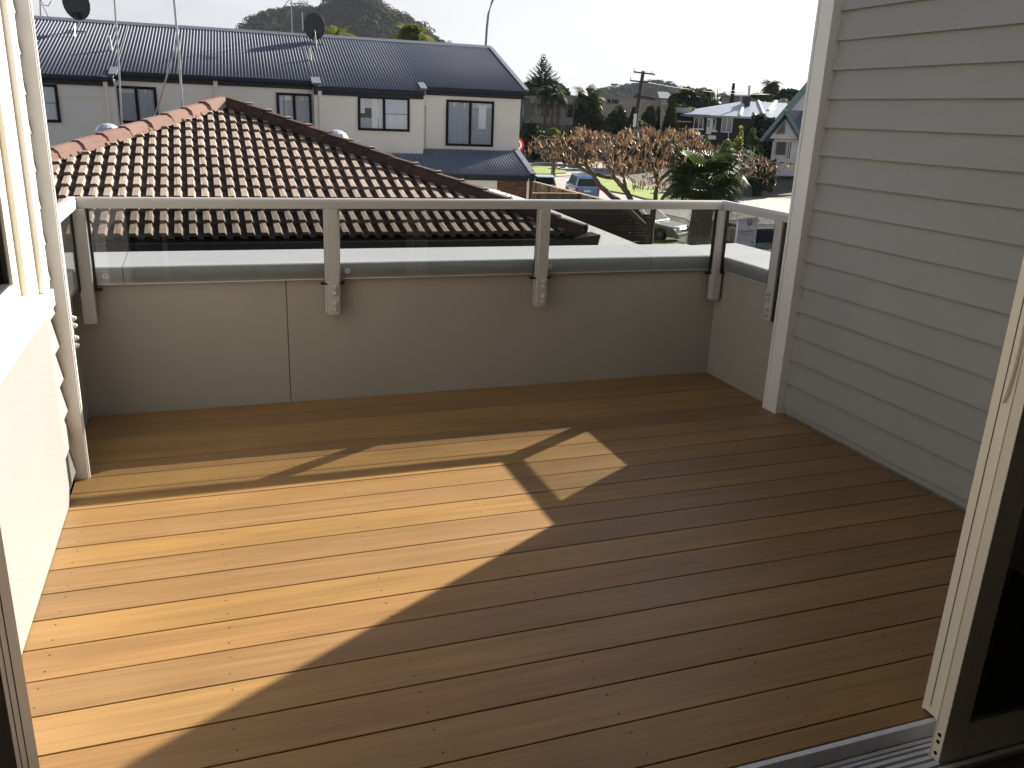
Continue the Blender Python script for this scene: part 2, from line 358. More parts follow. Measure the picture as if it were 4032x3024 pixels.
for x in (-.44, P1 + .072, P2 + .052):  # round safety-glass marks
    m = MB(); n = 20; c = np.array([x, GY0 - .0012, .668])
    for r0, r1 in ((.0095, .0125),):
        for k in range(n):
            a0, a1 = 2 * math.pi * k / n, 2 * math.pi * (k + 1) / n
            m.quad(*[c + np.array([r * math.cos(a), 0, r * math.sin(a)]) for r, a in ((r0, a0), (r1, a0), (r1, a1), (r0, a1))])
    m.box(x - .008, x + .008, GY0 - .0014, GY0 - .0010, .6672, .6688); m.box(x - .001, x + .001, GY0 - .0014, GY0 - .0010, .660, .6665); m.box(x - .001, x + .001, GY0 - .0014, GY0 - .0010, .6695, .676)
    m.build('glass_mark', M['etch'], bal)

# our house, right wing: weatherboards facing -x at XR
hr = empty('house_wing', (3.2, 2.4, GZ), 'shaded grey weatherboard wing of our house right of the deck', 'house wall')
TOP = 2.78
def boards(root, xb, xt, y0, y1, s):
    """weatherboards: lower edge at x=xb, upper edge tucked to x=xt, s = sign of outward normal"""
    k = -1
    while True:
        z0 = WB0 + k * WBP; z1 = z0 + WBP
        if z0 > TOP: break
        z0c = max(z0, 0.004); f = (z0c - z0) / WBP; xa = xb + (xt - xb) * f; z1 = min(z1, TOP)
        prof = [(xa, z0c), (xt - s * .001, z1 + .012), (xt - s * .006, z1 + .012), (xt - s * .008, z0c + .0)]
        MB().prism([(a, y0, b) for a, b in prof], (0, y1 - y0, 0)).build('weatherboard', M['board_paint'], root)
        k += 1
boards(hr, XR - .002, XR + .021, 1.34, 3.387, -1)
MB().box(XR + .026, 8.0, 1.345, 3.40, GZ, TOP).build('wall_core', M['paint'], hr)
MB().box(2.716, 2.86, 3.388, 3.494, -.004, TOP).build('corner_board', M['trim'], hr, bevel=.002)
MB().box(2.7118, 2.7150, 3.478, 3.494, -.004, TOP).build('corner_bead', M['trim'], hr)
MB().box(2.861, 8.0, 3.401, 3.47, GZ, TOP).build('side_wall', M['paint'], hr)
MB().prism([(2.60, -5.2, TOP + .005), (8.3, -5.2, TOP + .005), (8.3, 3.55, TOP + .005), (2.60, 3.55, TOP + .005)], (0, 0, .18)).build('eave', M['trim'], hr)

# left wing: weatherboards facing +x
hl = empty('house_wing', (-1.0, 2.4, GZ), 'sunlit cream weatherboard wing of our house along the left side of the deck', 'house wall')
def boards_l(y0, y1, zmin=0.004, zmax=TOP):
    k = -1
    while True:
        z0 = WB0 + k * WBP; z1 = z0 + WBP; k += 1
        if z0 > zmax: break
        if z1 < zmin: continue
        a = max(z0, zmin); b = min(z1, zmax); xa = -.541 - .020 * (a - z0) / WBP; xb = -.541 - .020 * (b - z0) / WBP
        prof = [(xa, a), (xb, b), (-.575, b), (-.575, a)]
        MB().prism([(p, y0, q) for p, q in prof], (0, y1 - y0, 0)).build('weatherboard', M['board_paint'], hl)
boards_l(3.19, 3.386); 
# flat lower part below the window and the window wall
MB().box(-.575, -.5405, 1.301, 3.189, .004, .742).build('wall_panel', M['board_paint'], hl)
MB().box(-.575, -.546, 1.301, 3.189, 2.30, TOP).build('wall_panel', M['board_paint'], hl)
MB().box(-4.0, -.5755, 1.305, 3.385, GZ, .86).build('wall_core', M['paint'], hl)
MB().box(-4.0, -.5755, 1.305, 3.385, 2.25, TOP).build('wall_core', M['paint'], hl)
MB().box(-4.0, -.5755, 2.90, 3.385, .861, 2.249).build('wall_core', M['paint'], hl)
MB().box(-4.0, -.5755, 1.305, 1.5, .861, 2.249).build('wall_core', M['paint'], hl)
MB().box(-.75, -.502, 3.387, 3.420, -.004, TOP).build('corner_board', M['trim'], hl, bevel=.002)
MB().box(-.5018, -.4975, 3.394, 3.413, -.004, TOP).build('corner_bead', M['trim'], hl, bevel=.001)
MB().prism([(-4.2, -5.2, TOP + .005), (-.46, -5.2, TOP + .005), (-.46, 3.5, TOP + .005), (-4.2, 3.5, TOP + .005)], (0, 0, .18)).build('eave', M['trim'], hl)
win = empty('side_window', (-.56, 2.3, .74), 'cream aluminium window in the sunlit left wall with dark reflecting glass', 'window')
MB().box(-4.0, -3.9, 1.501, 2.899, .861, 2.249).build('wall_core', M['paint'], hl)
MB().box(-.575, -.505, 1.45, 3.170, .744, .800).build('sill', M['trim'], win, bevel=.002)
MB().box(-.575, -.517, 3.085, 3.186, .801, 2.29).build('facing', M['trim'], win, bevel=.002)
MB().box(-.575, -.535, 2.900, 3.084, .801, 2.29).build('outer_frame', M['frame'], win, bevel=.002)
MB().box(-.575, -.535, 1.45, 2.899, .801, .835).build('outer_frame', M['frame'], win, bevel=.002)
MB().box(-.590, -.552, 2.812, 2.899, .836, 2.29).build('sash_stile', M['frame'], win, bevel=.002)
MB().box(-.590, -.552, 1.45, 2.811, .836, .884).build('sash_rail', M['frame'], win, bevel=.002)
MB().box(-.592, -.560, 2.800, 2.811, .885, 2.29).build('gasket', M['rubber'], win)
MB().box(-.592, -.560, 1.45, 2.799, .885, .892).build('gasket', M['rubber'], win)
MB().box(-.580, -.574, 1.45, 2.799, .893, 2.29).build('glass_pane', M['wglass2'], win)
MB().box(-1.6, -.595, 1.5, 2.9, .87, .88).build('inner_sill', M['trim'], win)

# house behind the camera: wall round the opening, room
room = empty('living_room', (0, -1.5, -.04), 'dim room inside our house behind the sliding door', 'room')
M['plaster'] = mat('plaster', (0.42, 0.40, 0.36), rough=0.9)
M['carpet'] = mat('timber_floor', (0.10, 0.07, 0.05), rough=0.6, var=.2, vscale=6, stretch=(1, 12, 1))
MB().box(-2.5, 2.62, -5, 1.165, -.12, -.045).build('room_floor', M['carpet'], room)
MB().box(-4, 8, -5, 1.298, TOP + .2, TOP + .35).build('ceiling', M['plaster'], room)
MB().box(-4, 8, -5.2, -5, -.1, TOP + .2).build('back_wall', M['plaster'], room)
MB().box(-2.6, -2.5, -5, 1.16, -.1, TOP + .2).build('side_wall', M['plaster'], room)
MB().box(2.62, 2.72, -5, 1.16, -.1, TOP + .2).build('side_wall', M['plaster'], room)
MB().box(-4, 8, 1.16, 1.34, 2.25, TOP + .34).build('head_wall', M['paint'], room)
MB().box(2.602, 2.75, 1.16, 1.338, -.1, 2.249).build('jamb_wall', M['paint'], room)
MB().box(-2.6, -.62, 1.16, 1.30, -.1, 2.249).build('jamb_wall', M['paint'], room)

# sliding door: track, right panels stacked, left jamb
door = empty('sliding_door', (1.0, 1.25, -.04), 'open cream aluminium sliding door stacked at the right with ribbed sill track', 'door')
tr = MB().box(-.6, 2.6, 1.285, 1.299, -.03, .0005).build('track_lip', M['sill'], door)
m = MB(); m.quad((-.6, 1.285, 0), (2.6, 1.285, 0), (2.6, 1.276, -.034), (-.6, 1.276, -.034)); m.build('track_slope', M['sill'], door)
for y0, y1 in ((1.262, 1.273), (1.249, 1.257), (1.232, 1.242), (1.213, 1.223), (1.192, 1.205), (1.172, 1.184)):
    MB().box(-.6, 2.6, y0, y1, -.06, -.033).build('track_rib', M['sill'], door)
MB().box(-.6, 2.6, 1.165, 1.276, -.065, -.058).build('track_bed', M['rubber'], door)
pa = MB().box(1.66, 1.735, 1.236, 1.334, .004, 2.24).build('door_stile', M['frame'], door, bevel=.002)
MB().box(1.6585, 1.6598, 1.3085, 1.3100, .03, 2.24).build('stile_groove', M['joint'], pa)
MB().box(1.6585, 1.6598, 1.292, 1.326, .006, .0085).build('weep_slot', M['rubber'], pa)
hd = MB(); hd.prism([(1.6598, 1.300 + .0 + .012 * math.sin(a) * 1.0, .98 + .13 * math.cos(a)) for a in np.linspace(math.pi, 2 * math.pi, 13)], (-.009, 0, 0)); hd.build('door_handle', M['frame'], pa, bevel=.003)
MB().box(1.736, 2.60, 1.262, 1.268, .05, 2.2).build('glass_pane', M['wglass2'], door)
MB().box(1.736, 2.60, 1.245, 1.285, .004, .05).build('door_rail', M['frame'], door)
pb = MB().box(1.583, 1.656, 1.194, 1.222, -.032, 2.24).build('door_stile', M['frame'], door, bevel=.0015)
MB().box(1.5815, 1.5828, 1.2205, 1.2230, -.032, 2.24).build('stile_bead', M['frame'], pb)
for hy, hz in ((1.2075, .041), (1.2075, .021), (1.2075, -.012)):
    MB().lathe((1.5826, hy, hz), (-1, 0, 0), [(.0052, 0), (.0052, .0006)], 14).build('fixing_hole', M['black'], pb)
MB().box(1.657, 2.60, 1.194, 1.222, -.032, .056).build('door_rail', M['frame'], door)
MB().box(1.657, 2.60, 1.205, 1.211, .057, 2.2).build('glass_pane', M['wglass2'], door)
lj = MB().box(-.330, -.2965, 1.105, 1.215, -.03, 2.24).build('door_jamb', M['frame'], door, bevel=.001)
MB().box(-.2963, -.2957, 1.1560, 1.1580, -.03, 2.24).build('jamb_groove', M['joint'], lj)
MB().box(-.2963, -.2957, 1.1250, 1.1265, -.03, 2.24).build('jamb_groove', M['joint'], lj)
MB().box(-.352, -.331, 1.110, 1.213, -.03, 2.24).build('gasket', M['rubber'], door)
MB().box(-.62, -.353, 1.196, 1.202, -.03, 2.24).build('glass_pane', M['wglass2'], door)
MB().box(-.62, -.353, 1.13, 1.18, -.04, 2.24).build('dark_panel', M['black'], door)

# ------------------------------------------------------------------ ground
def smooth(a, b, x):
    t = np.clip((x - a) / (b - a), 0, 1); return t * t * (3 - 2 * t)
def gh(x, y):
    """gentle bank right of the road where the far houses stand"""
    D = x * FH[0] + y * FH[1]; u = x * RH[0] + y * RH[1]
    return 1.7 * smooth(56, 70, D) * smooth(8, 20, u)
M['earth'] = mat('suburban_ground', (0.10, 0.10, 0.06), rough=0.95, col2=(0.17, 0.155, 0.12), vscale=.15, bump=.2, bscale=2)
gx = np.concatenate([[-3000, -800, -200], np.linspace(-60, 160, 111), [300, 900, 3000]]); gy = np.concatenate([[-800, -100], np.linspace(-20, 200, 111), [400, 1200, 4500]])
XX, YY = np.meshgrid(gx, gy, indexing='ij'); ZZ = GZ - .02 + gh(XX, YY)
V = np.stack([XX.ravel(), YY.ravel(), ZZ.ravel()], 1); nx, ny = XX.shape
I, J = np.meshgrid(np.arange(nx - 1), np.arange(ny - 1), indexing='ij'); a = (I * ny + J).ravel()
Fq = np.stack([a, a + ny, a + ny + 1, a + 1], 1)
tag(npmesh('ground', V, Fq, M['earth'], smooth=True), kind='structure')
M['road'] = mat('pale_asphalt', (0.36, 0.33, 0.295), rough=0.85, var=.10, vscale=.5, bump=.15, bscale=14)
M['path'] = mat('concrete_path', (0.45, 0.42, 0.38), rough=0.9, var=.08, vscale=.8)
M['drive'] = mat('dark_shaded_asphalt', (0.05, 0.055, 0.06), rough=0.8, var=.15, vscale=.6)  # dark asphalt, with the shade on far road and driveways painted in
M['grass'] = mat('lawn_grass', (0.16, 0.24, 0.025), rough=0.9, col2=(0.26, 0.33, 0.05), vscale=.9, bump=.4, bscale=12, vdet=6)
M['kerb'] = mat('kerb_concrete', (0.30, 0.29, 0.27), rough=0.85, var=.1, vscale=2)
def patch(name, pts, m, lift, thick=0, kind='structure', label=None):
    P = [atz(x, y, GZ + lift) for x, y in pts]
    mb = MB()
    if thick: mb.prism([p - np.array([0, 0, thick]) for p in P], (0, 0, thick))
    else: mb.poly(P)
    return tag(mb.build(name, m, None, loc=tuple(P[0])), kind=kind, label=label)
# the road as strips following the view: near carriageway and side road
patch('road', [(1700, 632), (2080, 634), (2500, 640), (2900, 668), (3160, 690), (3500, 760), (3500, 1150), (2960, 1060), (2700, 860), (2560, 830), (2350, 800), (2150, 770), (1700, 720)], M['road'], .004)
GR = [[(2060, 648), (2140, 655), (2229, 672), (2229, 679), (2175, 682), (2060, 680)],
      [(2060, 690), (2148, 686), (2192, 686), (2178, 702), (2140, 712), (2060, 712)],
      [(2352, 694), (2400, 706), (2529, 729), (2640, 757), (2800, 790), (2970, 816), (2965, 828), (2700, 800), (2540, 780), (2485, 764), (2380, 746), (2345, 735)],
      [(2950, 736), (3050, 728), (3200, 742), (3200, 772), (3110, 760), (3000, 744)],
      [(2480, 942), (2561, 940), (2650, 949), (2740, 975), (2740, 1010), (2400, 1010)]]
glab = ['grass_verge'] * 5
for g in GR:
    o = patch('grass_verge', g, M['grass'], .10, .10)
patch('footpath', [(2880, 728), (2960, 715), (3080, 700), (3200, 690), (3200, 738), (3050, 724), (2950, 733)], M['path'], .09, .09)
patch('driveway', [(2820, 700), (2960, 672), (3040, 655), (3200, 640), (3200, 700), (3080, 706), (2950, 722), (2860, 728)], M['drive'], .104)
patch('far_road', [(1900, 585), (2300, 598), (2500, 612), (2500, 636), (2080, 630), (1900, 626)], M['drive'], .006)  # building and tree shade is painted into this dark road colour

# ------------------------------------------------------------------ vegetation helpers
def leafcloud(name, blobs, n, size, m, parent, seed=0, aspect=1.6, shell=.55, droop=0.0):
    """many leaf-sized faces spread through lumpy clumps; blobs = [(centre, (rx, ry, rz))]"""
    g = np.random.default_rng(seed); vol = np.array([b[1][0] * b[1][1] * b[1][2] for b in blobs]) ** .7; pr = vol / vol.sum()
    idx = g.choice(len(blobs), n, p=pr); C = np.array([b[0] for b in blobs])[idx]; Rr = np.array([b[1] for b in blobs])[idx]
    d = g.normal(size=(n, 3)); d /= np.linalg.norm(d, axis=1)[:, None]; rad = shell + (1 - shell) * g.random(n) ** .5; jit = g.normal(size=(n, 3)) * .11
    lump = 1 + .16 * np.sin(d[:, 0] * 7 + idx) * np.sin(d[:, 1] * 6 + idx * 2) + .10 * np.sin(d[:, 2] * 11 + idx)
    P = C + d * Rr * (rad * lump)[:, None] + jit * Rr
    a = d * .5 + g.normal(size=(n, 3)); a[:, 2] -= droop; a /= np.linalg.norm(a, axis=1)[:, None]
    b = np.cross(a, g.normal(size=(n, 3))); b /= np.linalg.norm(b, axis=1)[:, None]
    s = size * .8 * (.6 + .8 * g.random(n)); A = a * (s * aspect / 2)[:, None]; B = b * (s / 2)[:, None]
    Vv = np.stack([P - A, P + B, P + A, P - B], 1).reshape(-1, 3)
    return npmesh(name, Vv, np.arange(4 * n).reshape(-1, 4), m, parent)
def leafm(name, c, c2, transl=.3, rough=.55, vs=1.2):
    return mat(name, c, rough=rough, col2=c2, vscale=vs, transl=transl, spec=.35)
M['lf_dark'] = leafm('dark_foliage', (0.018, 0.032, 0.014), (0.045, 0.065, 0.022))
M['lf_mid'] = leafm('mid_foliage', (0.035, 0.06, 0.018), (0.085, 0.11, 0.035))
M['lf_yel'] = leafm('yellow_green_foliage', (0.12, 0.14, 0.02), (0.24, 0.25, 0.05), .4)
M['lf_light'] = leafm('light_green_foliage', (0.07, 0.11, 0.02), (0.17, 0.21, 0.06), .4)
M['lf_olive'] = leafm('olive_foliage', (0.06, 0.065, 0.025), (0.12, 0.12, 0.06))
M['lf_palm'] = leafm('palm_green', (0.03, 0.055, 0.012), (0.09, 0.13, 0.03), .35, .5)
M['lf_palmd'] = leafm('dull_palm_green', (0.018, 0.028, 0.010), (0.045, 0.055, 0.02), .15, .75)
M['lf_silver'] = leafm('silver_foliage', (0.16, 0.17, 0.13), (0.38, 0.38, 0.33), .2)
M['lf_hill'] = mat('hill_bush', (0.030, 0.036, 0.026), rough=.95, spec=.1, col2=(0.075, 0.072, 0.05), vscale=.02, vdet=8)
M['bark'] = mat('grey_bark', (0.10, 0.08, 0.06), rough=.9, var=.3, vscale=6, bump=.5, bscale=20)
M['brownleaf'] = mat('dead_brown_leaf', (0.26, 0.145, 0.07), rough=.6, col2=(0.44, 0.29, 0.16), vscale=1.5, rnd=.4, transl=.15)
M['brownleaf2'] = mat('dead_brown_leaf_mass', (0.17, 0.095, 0.05), rough=.6, col2=(0.42, 0.27, 0.15), vscale=2.5, transl=.15)
def lumps(c, r, n, seed, sq=1.0, spread=.80, sub=.42):
    g = random.Random(seed); out = [(c, (r[0] * .62, r[1] * .62, r[2] * .66))]
    for i in range(n):
        a = g.uniform(0, 6.28); e = g.uniform(-.9, 1.25); q = spread * g.uniform(.75, 1.15)
        out.append((np.array(c) + np.array([math.cos(a) * math.cos(e) * r[0] * q, math.sin(a) * math.cos(e) * r[1] * q, math.sin(e) * r[2] * q * sq]), tuple(x * sub * g.uniform(.7, 1.2) for x in r)))
    return out
def tree(name, px, top, bot, hw, D, m, label, n=2500, leaf=.28, seed=1, group='trees and shrubs across the street', cat='tree', base=None, trunk_r=.12, nl=9, gz=None, cutlow=.0):
    """broad tree: px centre, top/bottom pixel rows of the crown, half width in pixels, distance D"""
    T = at(px, top, D); B = at(px, bot, D)
    if name in ('garden_bush', 'hedge', 'low_shrub', 'round_bush') or label.startswith(('silver leaved', 'yellow green shrub')): B = np.array([B[0], B[1], GZ + float(gh(B[0], B[1])) - .1])
    c = (T + B) / 2; rz = (T[2] - B[2]) / 2; rx = upx(hw, D)
    g0 = (GZ + float(gh(c[0], c[1]))) if gz is None else gz
    t = empty(name, (c[0], c[1], g0), label, cat, group)
    leafcloud('crown', lumps(c, (rx * .8, rx * .8, rz * .85), nl, seed), n, leaf, m, t, seed)
    tb = MB(); tb.tube([(c[0], c[1], g0), (c[0] + .05, c[1], (g0 + c[2]) / 2), (c[0], c[1], c[2])], [trunk_r, trunk_r * .8, trunk_r * .5], 7)
    g = random.Random(seed)
    for k in range(5):
        a = g.uniform(0, 6.28); tb.tube([(c[0], c[1], c[2] - rz * .7), (c[0] + math.cos(a) * rx * .5, c[1] + math.sin(a) * rx * .5, c[2] + rz * g.uniform(-.1, .5))], [trunk_r * .5, trunk_r * .15], 5)
    tb.build('trunk', M['bark'], t)
    return t
def column(name, px, top, bot, hw, D, m, label, n=2600, leaf=.16, seed=1, taper=.35, group='clipped conifers in front of the motel', cat='conifer', px2=None):
    T = at(px, top, D); B = at(px if px2 is None else px2, bot, D); g0 = GZ + float(gh(B[0], B[1])); H = T[2] - g0; rx = upx(hw, D)
    t = empty(name, (B[0], B[1], g0), label, cat, group)
    g = np.random.default_rng(seed); u = g.random(n); a = g.random(n) * 6.283
    rr = rx * (1 - np.clip((u - (1 - taper)) / taper, 0, 1) ** 1.6 * .9) * (.86 + .16 * g.random(n)) * (1 + .07 * np.sin(a * 3 + u * 9))
    P = np.stack([B[0] + rr * np.cos(a), B[1] + rr * np.sin(a), g0 + .15 + u * (H - .15)], 1)
    A = np.stack([np.cos(a) * .25, np.sin(a) * .25, np.ones(n)], 1) + g.normal(size=(n, 3)) * .25; Bv = np.cross(A, g.normal(size=(n, 3)))
    A /= np.linalg.norm(A, axis=1)[:, None]; Bv /= np.linalg.norm(Bv, axis=1)[:, None]; s = leaf * (.6 + .8 * g.random(n))
    Vv = np.stack([P - A * s[:, None], P + Bv * s[:, None] * .5, P + A * s[:, None], P - Bv * s[:, None] * .5], 1).reshape(-1, 3)
    npmesh('crown', Vv, np.arange(4 * n).reshape(-1, 4), m, t)
    c = MB(); c.lathe((B[0], B[1], g0 + .1), (0, 0, 1), [(rx * .7, 0), (rx * .85, H * .3), (rx * .8, H * (1 - taper)), (rx * .12, H * .97)], 12); c.build('inner_growth', m, t)
    MB().tube([(B[0], B[1], g0), (B[0], B[1], g0 + .4)], .08, 6).build('trunk', M['bark'], t)
    return t
def feather_frond(L, droop=.9, n=16, w=.28, sag=.5):
    """arching palm frond along +x with leaflets hanging either side"""
    mb = MB(); pts = []
    for i in range(n + 1):
        t = i / n; x = L * t * (1 - .12 * t); z = L * (.38 * t - droop * t * t * .75); pts.append(np.array([x, 0, z]))
    mb.tube(pts, [.02 * L / 2 * (1 - .8 * i / n) + .003 for i in range(n + 1)], 4, False)
    for i in range(2, n + 1):
        t = i / n; ll = L * w * math.sin(math.pi * min(1, .15 + .8 * t)) + .03; p = pts[i - 1]; q = pts[min(i, n)]
        for s in (-1, 1):
            tip = p + np.array([ll * .35, s * ll * .8, -ll * sag]); mb.add([p, q, tip], [(0, 1, 2)])
    return mb
def feather_palm(name, px, py, D, L, nf, m, label, seed=0, trunk=True, group='palms across the street', tr=.14, cat='palm', dead=True, up=.9, droop=.9):
    c = at(px, py, D); g0 = GZ + float(gh(c[0], c[1])); t = empty(name, (c[0], c[1], g0), label, cat, group)
    g = random.Random(seed); src = []
    for k in range(3):
        o = feather_frond(L, droop * g.uniform(.8, 1.25)).build('frond', m, None); o.parent = t; src.append(o)
    rel = Vector(c) - wpos(t)
    for k in range(nf):
        o = src[k] if k < 3 else src[k % 3].copy()
        if k >= 3: COL.objects.link(o); o.parent = t
        o.location = rel; s = g.uniform(.75, 1.05)
        o.rotation_euler = (g.uniform(-.3, .3), g.uniform(-up, .55), 6.283 * (k * .381966 + g.uniform(-.03, .03))); o.scale = (s, s, s)
    if trunk: MB().tube([(c[0], c[1], g0), (c[0] + .05, c[1], (g0 + c[2]) / 2), tuple(c)], [tr * 1.2, tr, tr * .9], 8).build('trunk', M['bark'], t)
    return t
#@@PART3
# ------------------------------------------------------------------ neighbour's tiled hip roof
M['tile'] = mat('concrete_roof_tile', (0.30, 0.225, 0.175), rough=.9, col2=(0.44, 0.345, 0.28), vscale=5, rnd=.16, bump=.25, bscale=60)
M['tile_pan_shade'] = mat('dark_shaded_tile_pan', (0.10, 0.078, 0.062), rough=.95, spec=.15, col2=(0.16, 0.125, 0.10), vscale=6, rnd=.15)  # darker pans, with the shadow between rolls and under noses painted in
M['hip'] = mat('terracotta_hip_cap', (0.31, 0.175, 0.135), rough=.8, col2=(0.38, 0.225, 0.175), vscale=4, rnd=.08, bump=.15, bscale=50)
M['hipd'] = mat('shaded_weathered_hip_cap', (0.085, 0.048, 0.038), rough=.9, spec=.2, col2=(0.05, 0.034, 0.027), vscale=5, rnd=.12, bump=.35, bscale=40)  # same caps as left hip, weathered, with the shaded side painted darker
M['lichen'] = mat('lichen', (0.35, 0.28, 0.24), rough=.9)
M['gutter'] = mat('black_gutter', (0.012, 0.012, 0.014), rough=.45)
M['brick'] = mat('brown_brick', (0.13, 0.065, 0.04), rough=.85, rnd=.35, bump=.3, bscale=50)
M['mortar'] = mat('mortar', (0.16, 0.13, 0.10), rough=.95)
EY, EZ = 9.80, 0.0
AX, AY, AZ = 0.372, 13.90, 1.384
TH_ = math.atan2(AZ - EZ, AY - EY); SL = math.hypot(AZ - EZ, AY - EY); HW = AY - EY
th = empty('tiled_roof_house', (AX, AY, GZ), 'low house next door with brown concrete tile hip roof and pink left hip caps', 'house')
es = np.array([0, math.cos(TH_), math.sin(TH_)]); en = np.array([0, -math.sin(TH_), math.cos(TH_)])
prof = [(.035, .044), (.071, .043), (.090, .010), (.149, .000), (.155, .043), (.221, .043), (.240, .010), (.299, .000), (.305, .043), (.332, .044)]
def tile_bm(lx, gauge):
    vs = []; fs = []; n = len(prof); mi = []
    for (x, z) in prof: vs.append((lx + x, -.014, z + .040))
    for (x, z) in prof: vs.append((lx + x, gauge + .02, z + .002))
    for (x, z) in prof: vs.append((lx + x, -.010, z - .002 if z < .02 else z - .004))
    for i in range(n - 1):
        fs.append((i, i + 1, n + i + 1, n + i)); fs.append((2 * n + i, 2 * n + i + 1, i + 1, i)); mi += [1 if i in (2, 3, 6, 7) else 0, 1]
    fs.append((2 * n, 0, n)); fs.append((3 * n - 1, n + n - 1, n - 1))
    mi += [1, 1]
    return vs, fs, mi
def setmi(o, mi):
    o.data.materials.append(M['tile_pan_shade']); o.data.polygons.foreach_set('material_index', mi); return o
GAU = SL / 13.55
def tile_world(vs, row): return [(v[0], *(np.array([0, EY, EZ]) + es * (row * GAU + v[1]) + en * v[2])[1:]) for v in vs]
shared = None; ntile = 0; extra = MB()
for row in range(14):
    s0 = row * GAU; s1 = s0 + GAU
    hl0 = AX - HW * (1 - s0 / SL); hr0 = AX + HW * (1 - s0 / SL)
    x = math.floor((hl0 - .4) / .3) * .3 - .035 + (.0)
    while x < hr0 + .1:
        xa, xb = x + .035, x + .335
        jit = R.uniform(-.003, .003)
        mid = AX - HW * (1 - s1 / SL), AX + HW * (1 - s1 / SL)
        inside = xa > mid[0] and xb < mid[1]
        if xb < hl0 or xa > hr0: x += .3; continue
        if inside and xa > -2.2:
            if shared is None:
                vs, fs, mi = tile_bm(0, GAU); mb = MB(); mb.add([(v[0], *(es * v[1] + en * v[2])[1:]) for v in vs], fs)
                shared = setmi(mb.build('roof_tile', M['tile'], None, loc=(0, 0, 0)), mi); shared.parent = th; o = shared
            else:
                o = shared.copy(); COL.objects.link(o)
            p = np.array([x, EY, EZ]) + es * (s0 + jit)
            o.location = Vector(p) - Vector(th.location); o.rotation_euler = (R.uniform(-.004, .004), R.uniform(-.006, .006), 0); ntile += 1
        else:
            vs, fs, mi = tile_bm(x, GAU); W_ = tile_world(vs, row)
            me = bpy.data.meshes.new('roof_tile'); me.from_pydata(W_, [], fs); me.materials.append(M['tile']); me.materials.append(M['tile_pan_shade']); me.polygons.foreach_set('material_index', mi); bm = bmesh.new(); bm.from_mesh(me)
            for sx in (-1, 1):   # cut along the hip lines
                co = (AX, AY, 0); no = (sx, -1 * -1 * 1, 0) if False else (sx * 1.0, 1.0, 0)
                geom = bm.verts[:] + bm.edges[:] + bm.faces[:]
                bmesh.ops.bisect_plane(bm, geom=geom, plane_co=co, plane_no=no, clear_outer=True)
            if len(bm.faces) > 3:
                mb = MB(); mb.add([tuple(v.co) for v in bm.verts], []); bm.verts.index_update(); mb.f = [tuple(v.index for v in f.verts) for f in bm.faces]; mi = [f.material_index for f in bm.faces]
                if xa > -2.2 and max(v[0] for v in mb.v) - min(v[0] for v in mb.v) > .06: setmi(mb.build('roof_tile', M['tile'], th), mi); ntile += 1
                else: extra.add(mb.v, mb.f)
            bm.free()
        x += .3
if extra.f: tag(extra.build('roof_tiles_beyond', M['tile'], th), kind='stuff')
# solid roof body: front slope underlay and the other slopes
M['sarking'] = mat('roof_underlay', (0.03, 0.025, 0.02), rough=.95)
lo = -.015
cFL = (AX - HW, EY, EZ); cFR = (AX + HW, EY, EZ); RY = AY + 0.0
mb = MB(); mb.poly([(cFL[0], EY, EZ + lo), (cFR[0], EY, EZ + lo), (AX, AY, AZ + lo)]); mb.build('roof_underlay', M['sarking'], th)
BY = AY + HW + 7.0
def ribbed(P, ux, up_, w, h, n, m, name):
    pass
mb = MB()
mb.poly([(AX - HW, EY, EZ), (AX, AY, AZ), (AX, BY - HW, AZ - .35), (AX - HW, BY, EZ)]); mb.poly([(AX + HW, EY, EZ), (AX, AY, AZ), (AX, BY - HW, AZ - .35), (AX + HW, BY, EZ)]); mb.poly([(AX - HW, BY, EZ), (AX, BY - HW, AZ - .35), (AX + HW, BY, EZ)])
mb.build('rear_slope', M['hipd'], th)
def hipcaps(pa, pb, m, side, mort):
    pa = np.array(pa, float); pb = np.array(pb, float); L = np.linalg.norm(pb - pa); t = (pb - pa) / L; n = int(L / .365); st = L / n
    h = np.cross(t, (0, 0, 1)); h /= np.linalg.norm(h); u = np.cross(h, t)
    pr = [(-.145, -.045), (-.12, .035), (-.055, .075), (.055, .075), (.12, .035), (.145, -.045)]
    for i in range(n):
        a = pa + t * st * i + u * R.uniform(-.003, .003); mb = MB(); vs = []
        jt = R.uniform(-.012, .012)
        for d, k, rise in ((0 - .02, 1.04, .014), (st + .01, .97, .0)):
            vs += [a + t * d + h * (x * k + jt * (d > 0)) + u * (y * k + rise) for x, y in pr]
        vs += [a + t * -.02 + h * (x * .93) + u * (y * .93 + .010) for x, y in pr]
        fs = [(j, j + 1, 7 + j, 6 + j) for j in range(5)] + [(12 + j, 12 + j + 1, j + 1, j) for j in range(5)] + [(6, 7, 8, 9, 10, 11)]
        c = mb.add(vs, fs).build('hip_cap', m, th)
        if mort and R.random() < .8:
            q = MB(); q.tube([a + t * -.022 + h * (x * 1.08) + u * (y * 1.08 + .022) for x, y in pr[2:]], .007, 5); q.build('mortar_joint', M['lichen'], c)
    b = MB()  # bedding mortar under the caps
    k = int(L / .06)
    for i in range(k):
        d = L * i / k; w = .165 + R.uniform(-.012, .014); z = -.05 + R.uniform(-.006, .006)
        b.prism([pa + t * d + h * -w + u * z, pa + t * d + h * w + u * z, pa + t * d + h * .10 + u * .03, pa + t * d + h * -.10 + u * .03], t * (L / k * .97))
    tag(b.build('bedding_mortar', m, th), kind='stuff')
off = en * .06
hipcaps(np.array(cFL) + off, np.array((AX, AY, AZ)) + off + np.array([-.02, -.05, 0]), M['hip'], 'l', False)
hipcaps(np.array(cFR) + off, np.array((AX, AY, AZ)) + off + np.array([.05, -.05, 0]), M['hipd'], 'r', True)
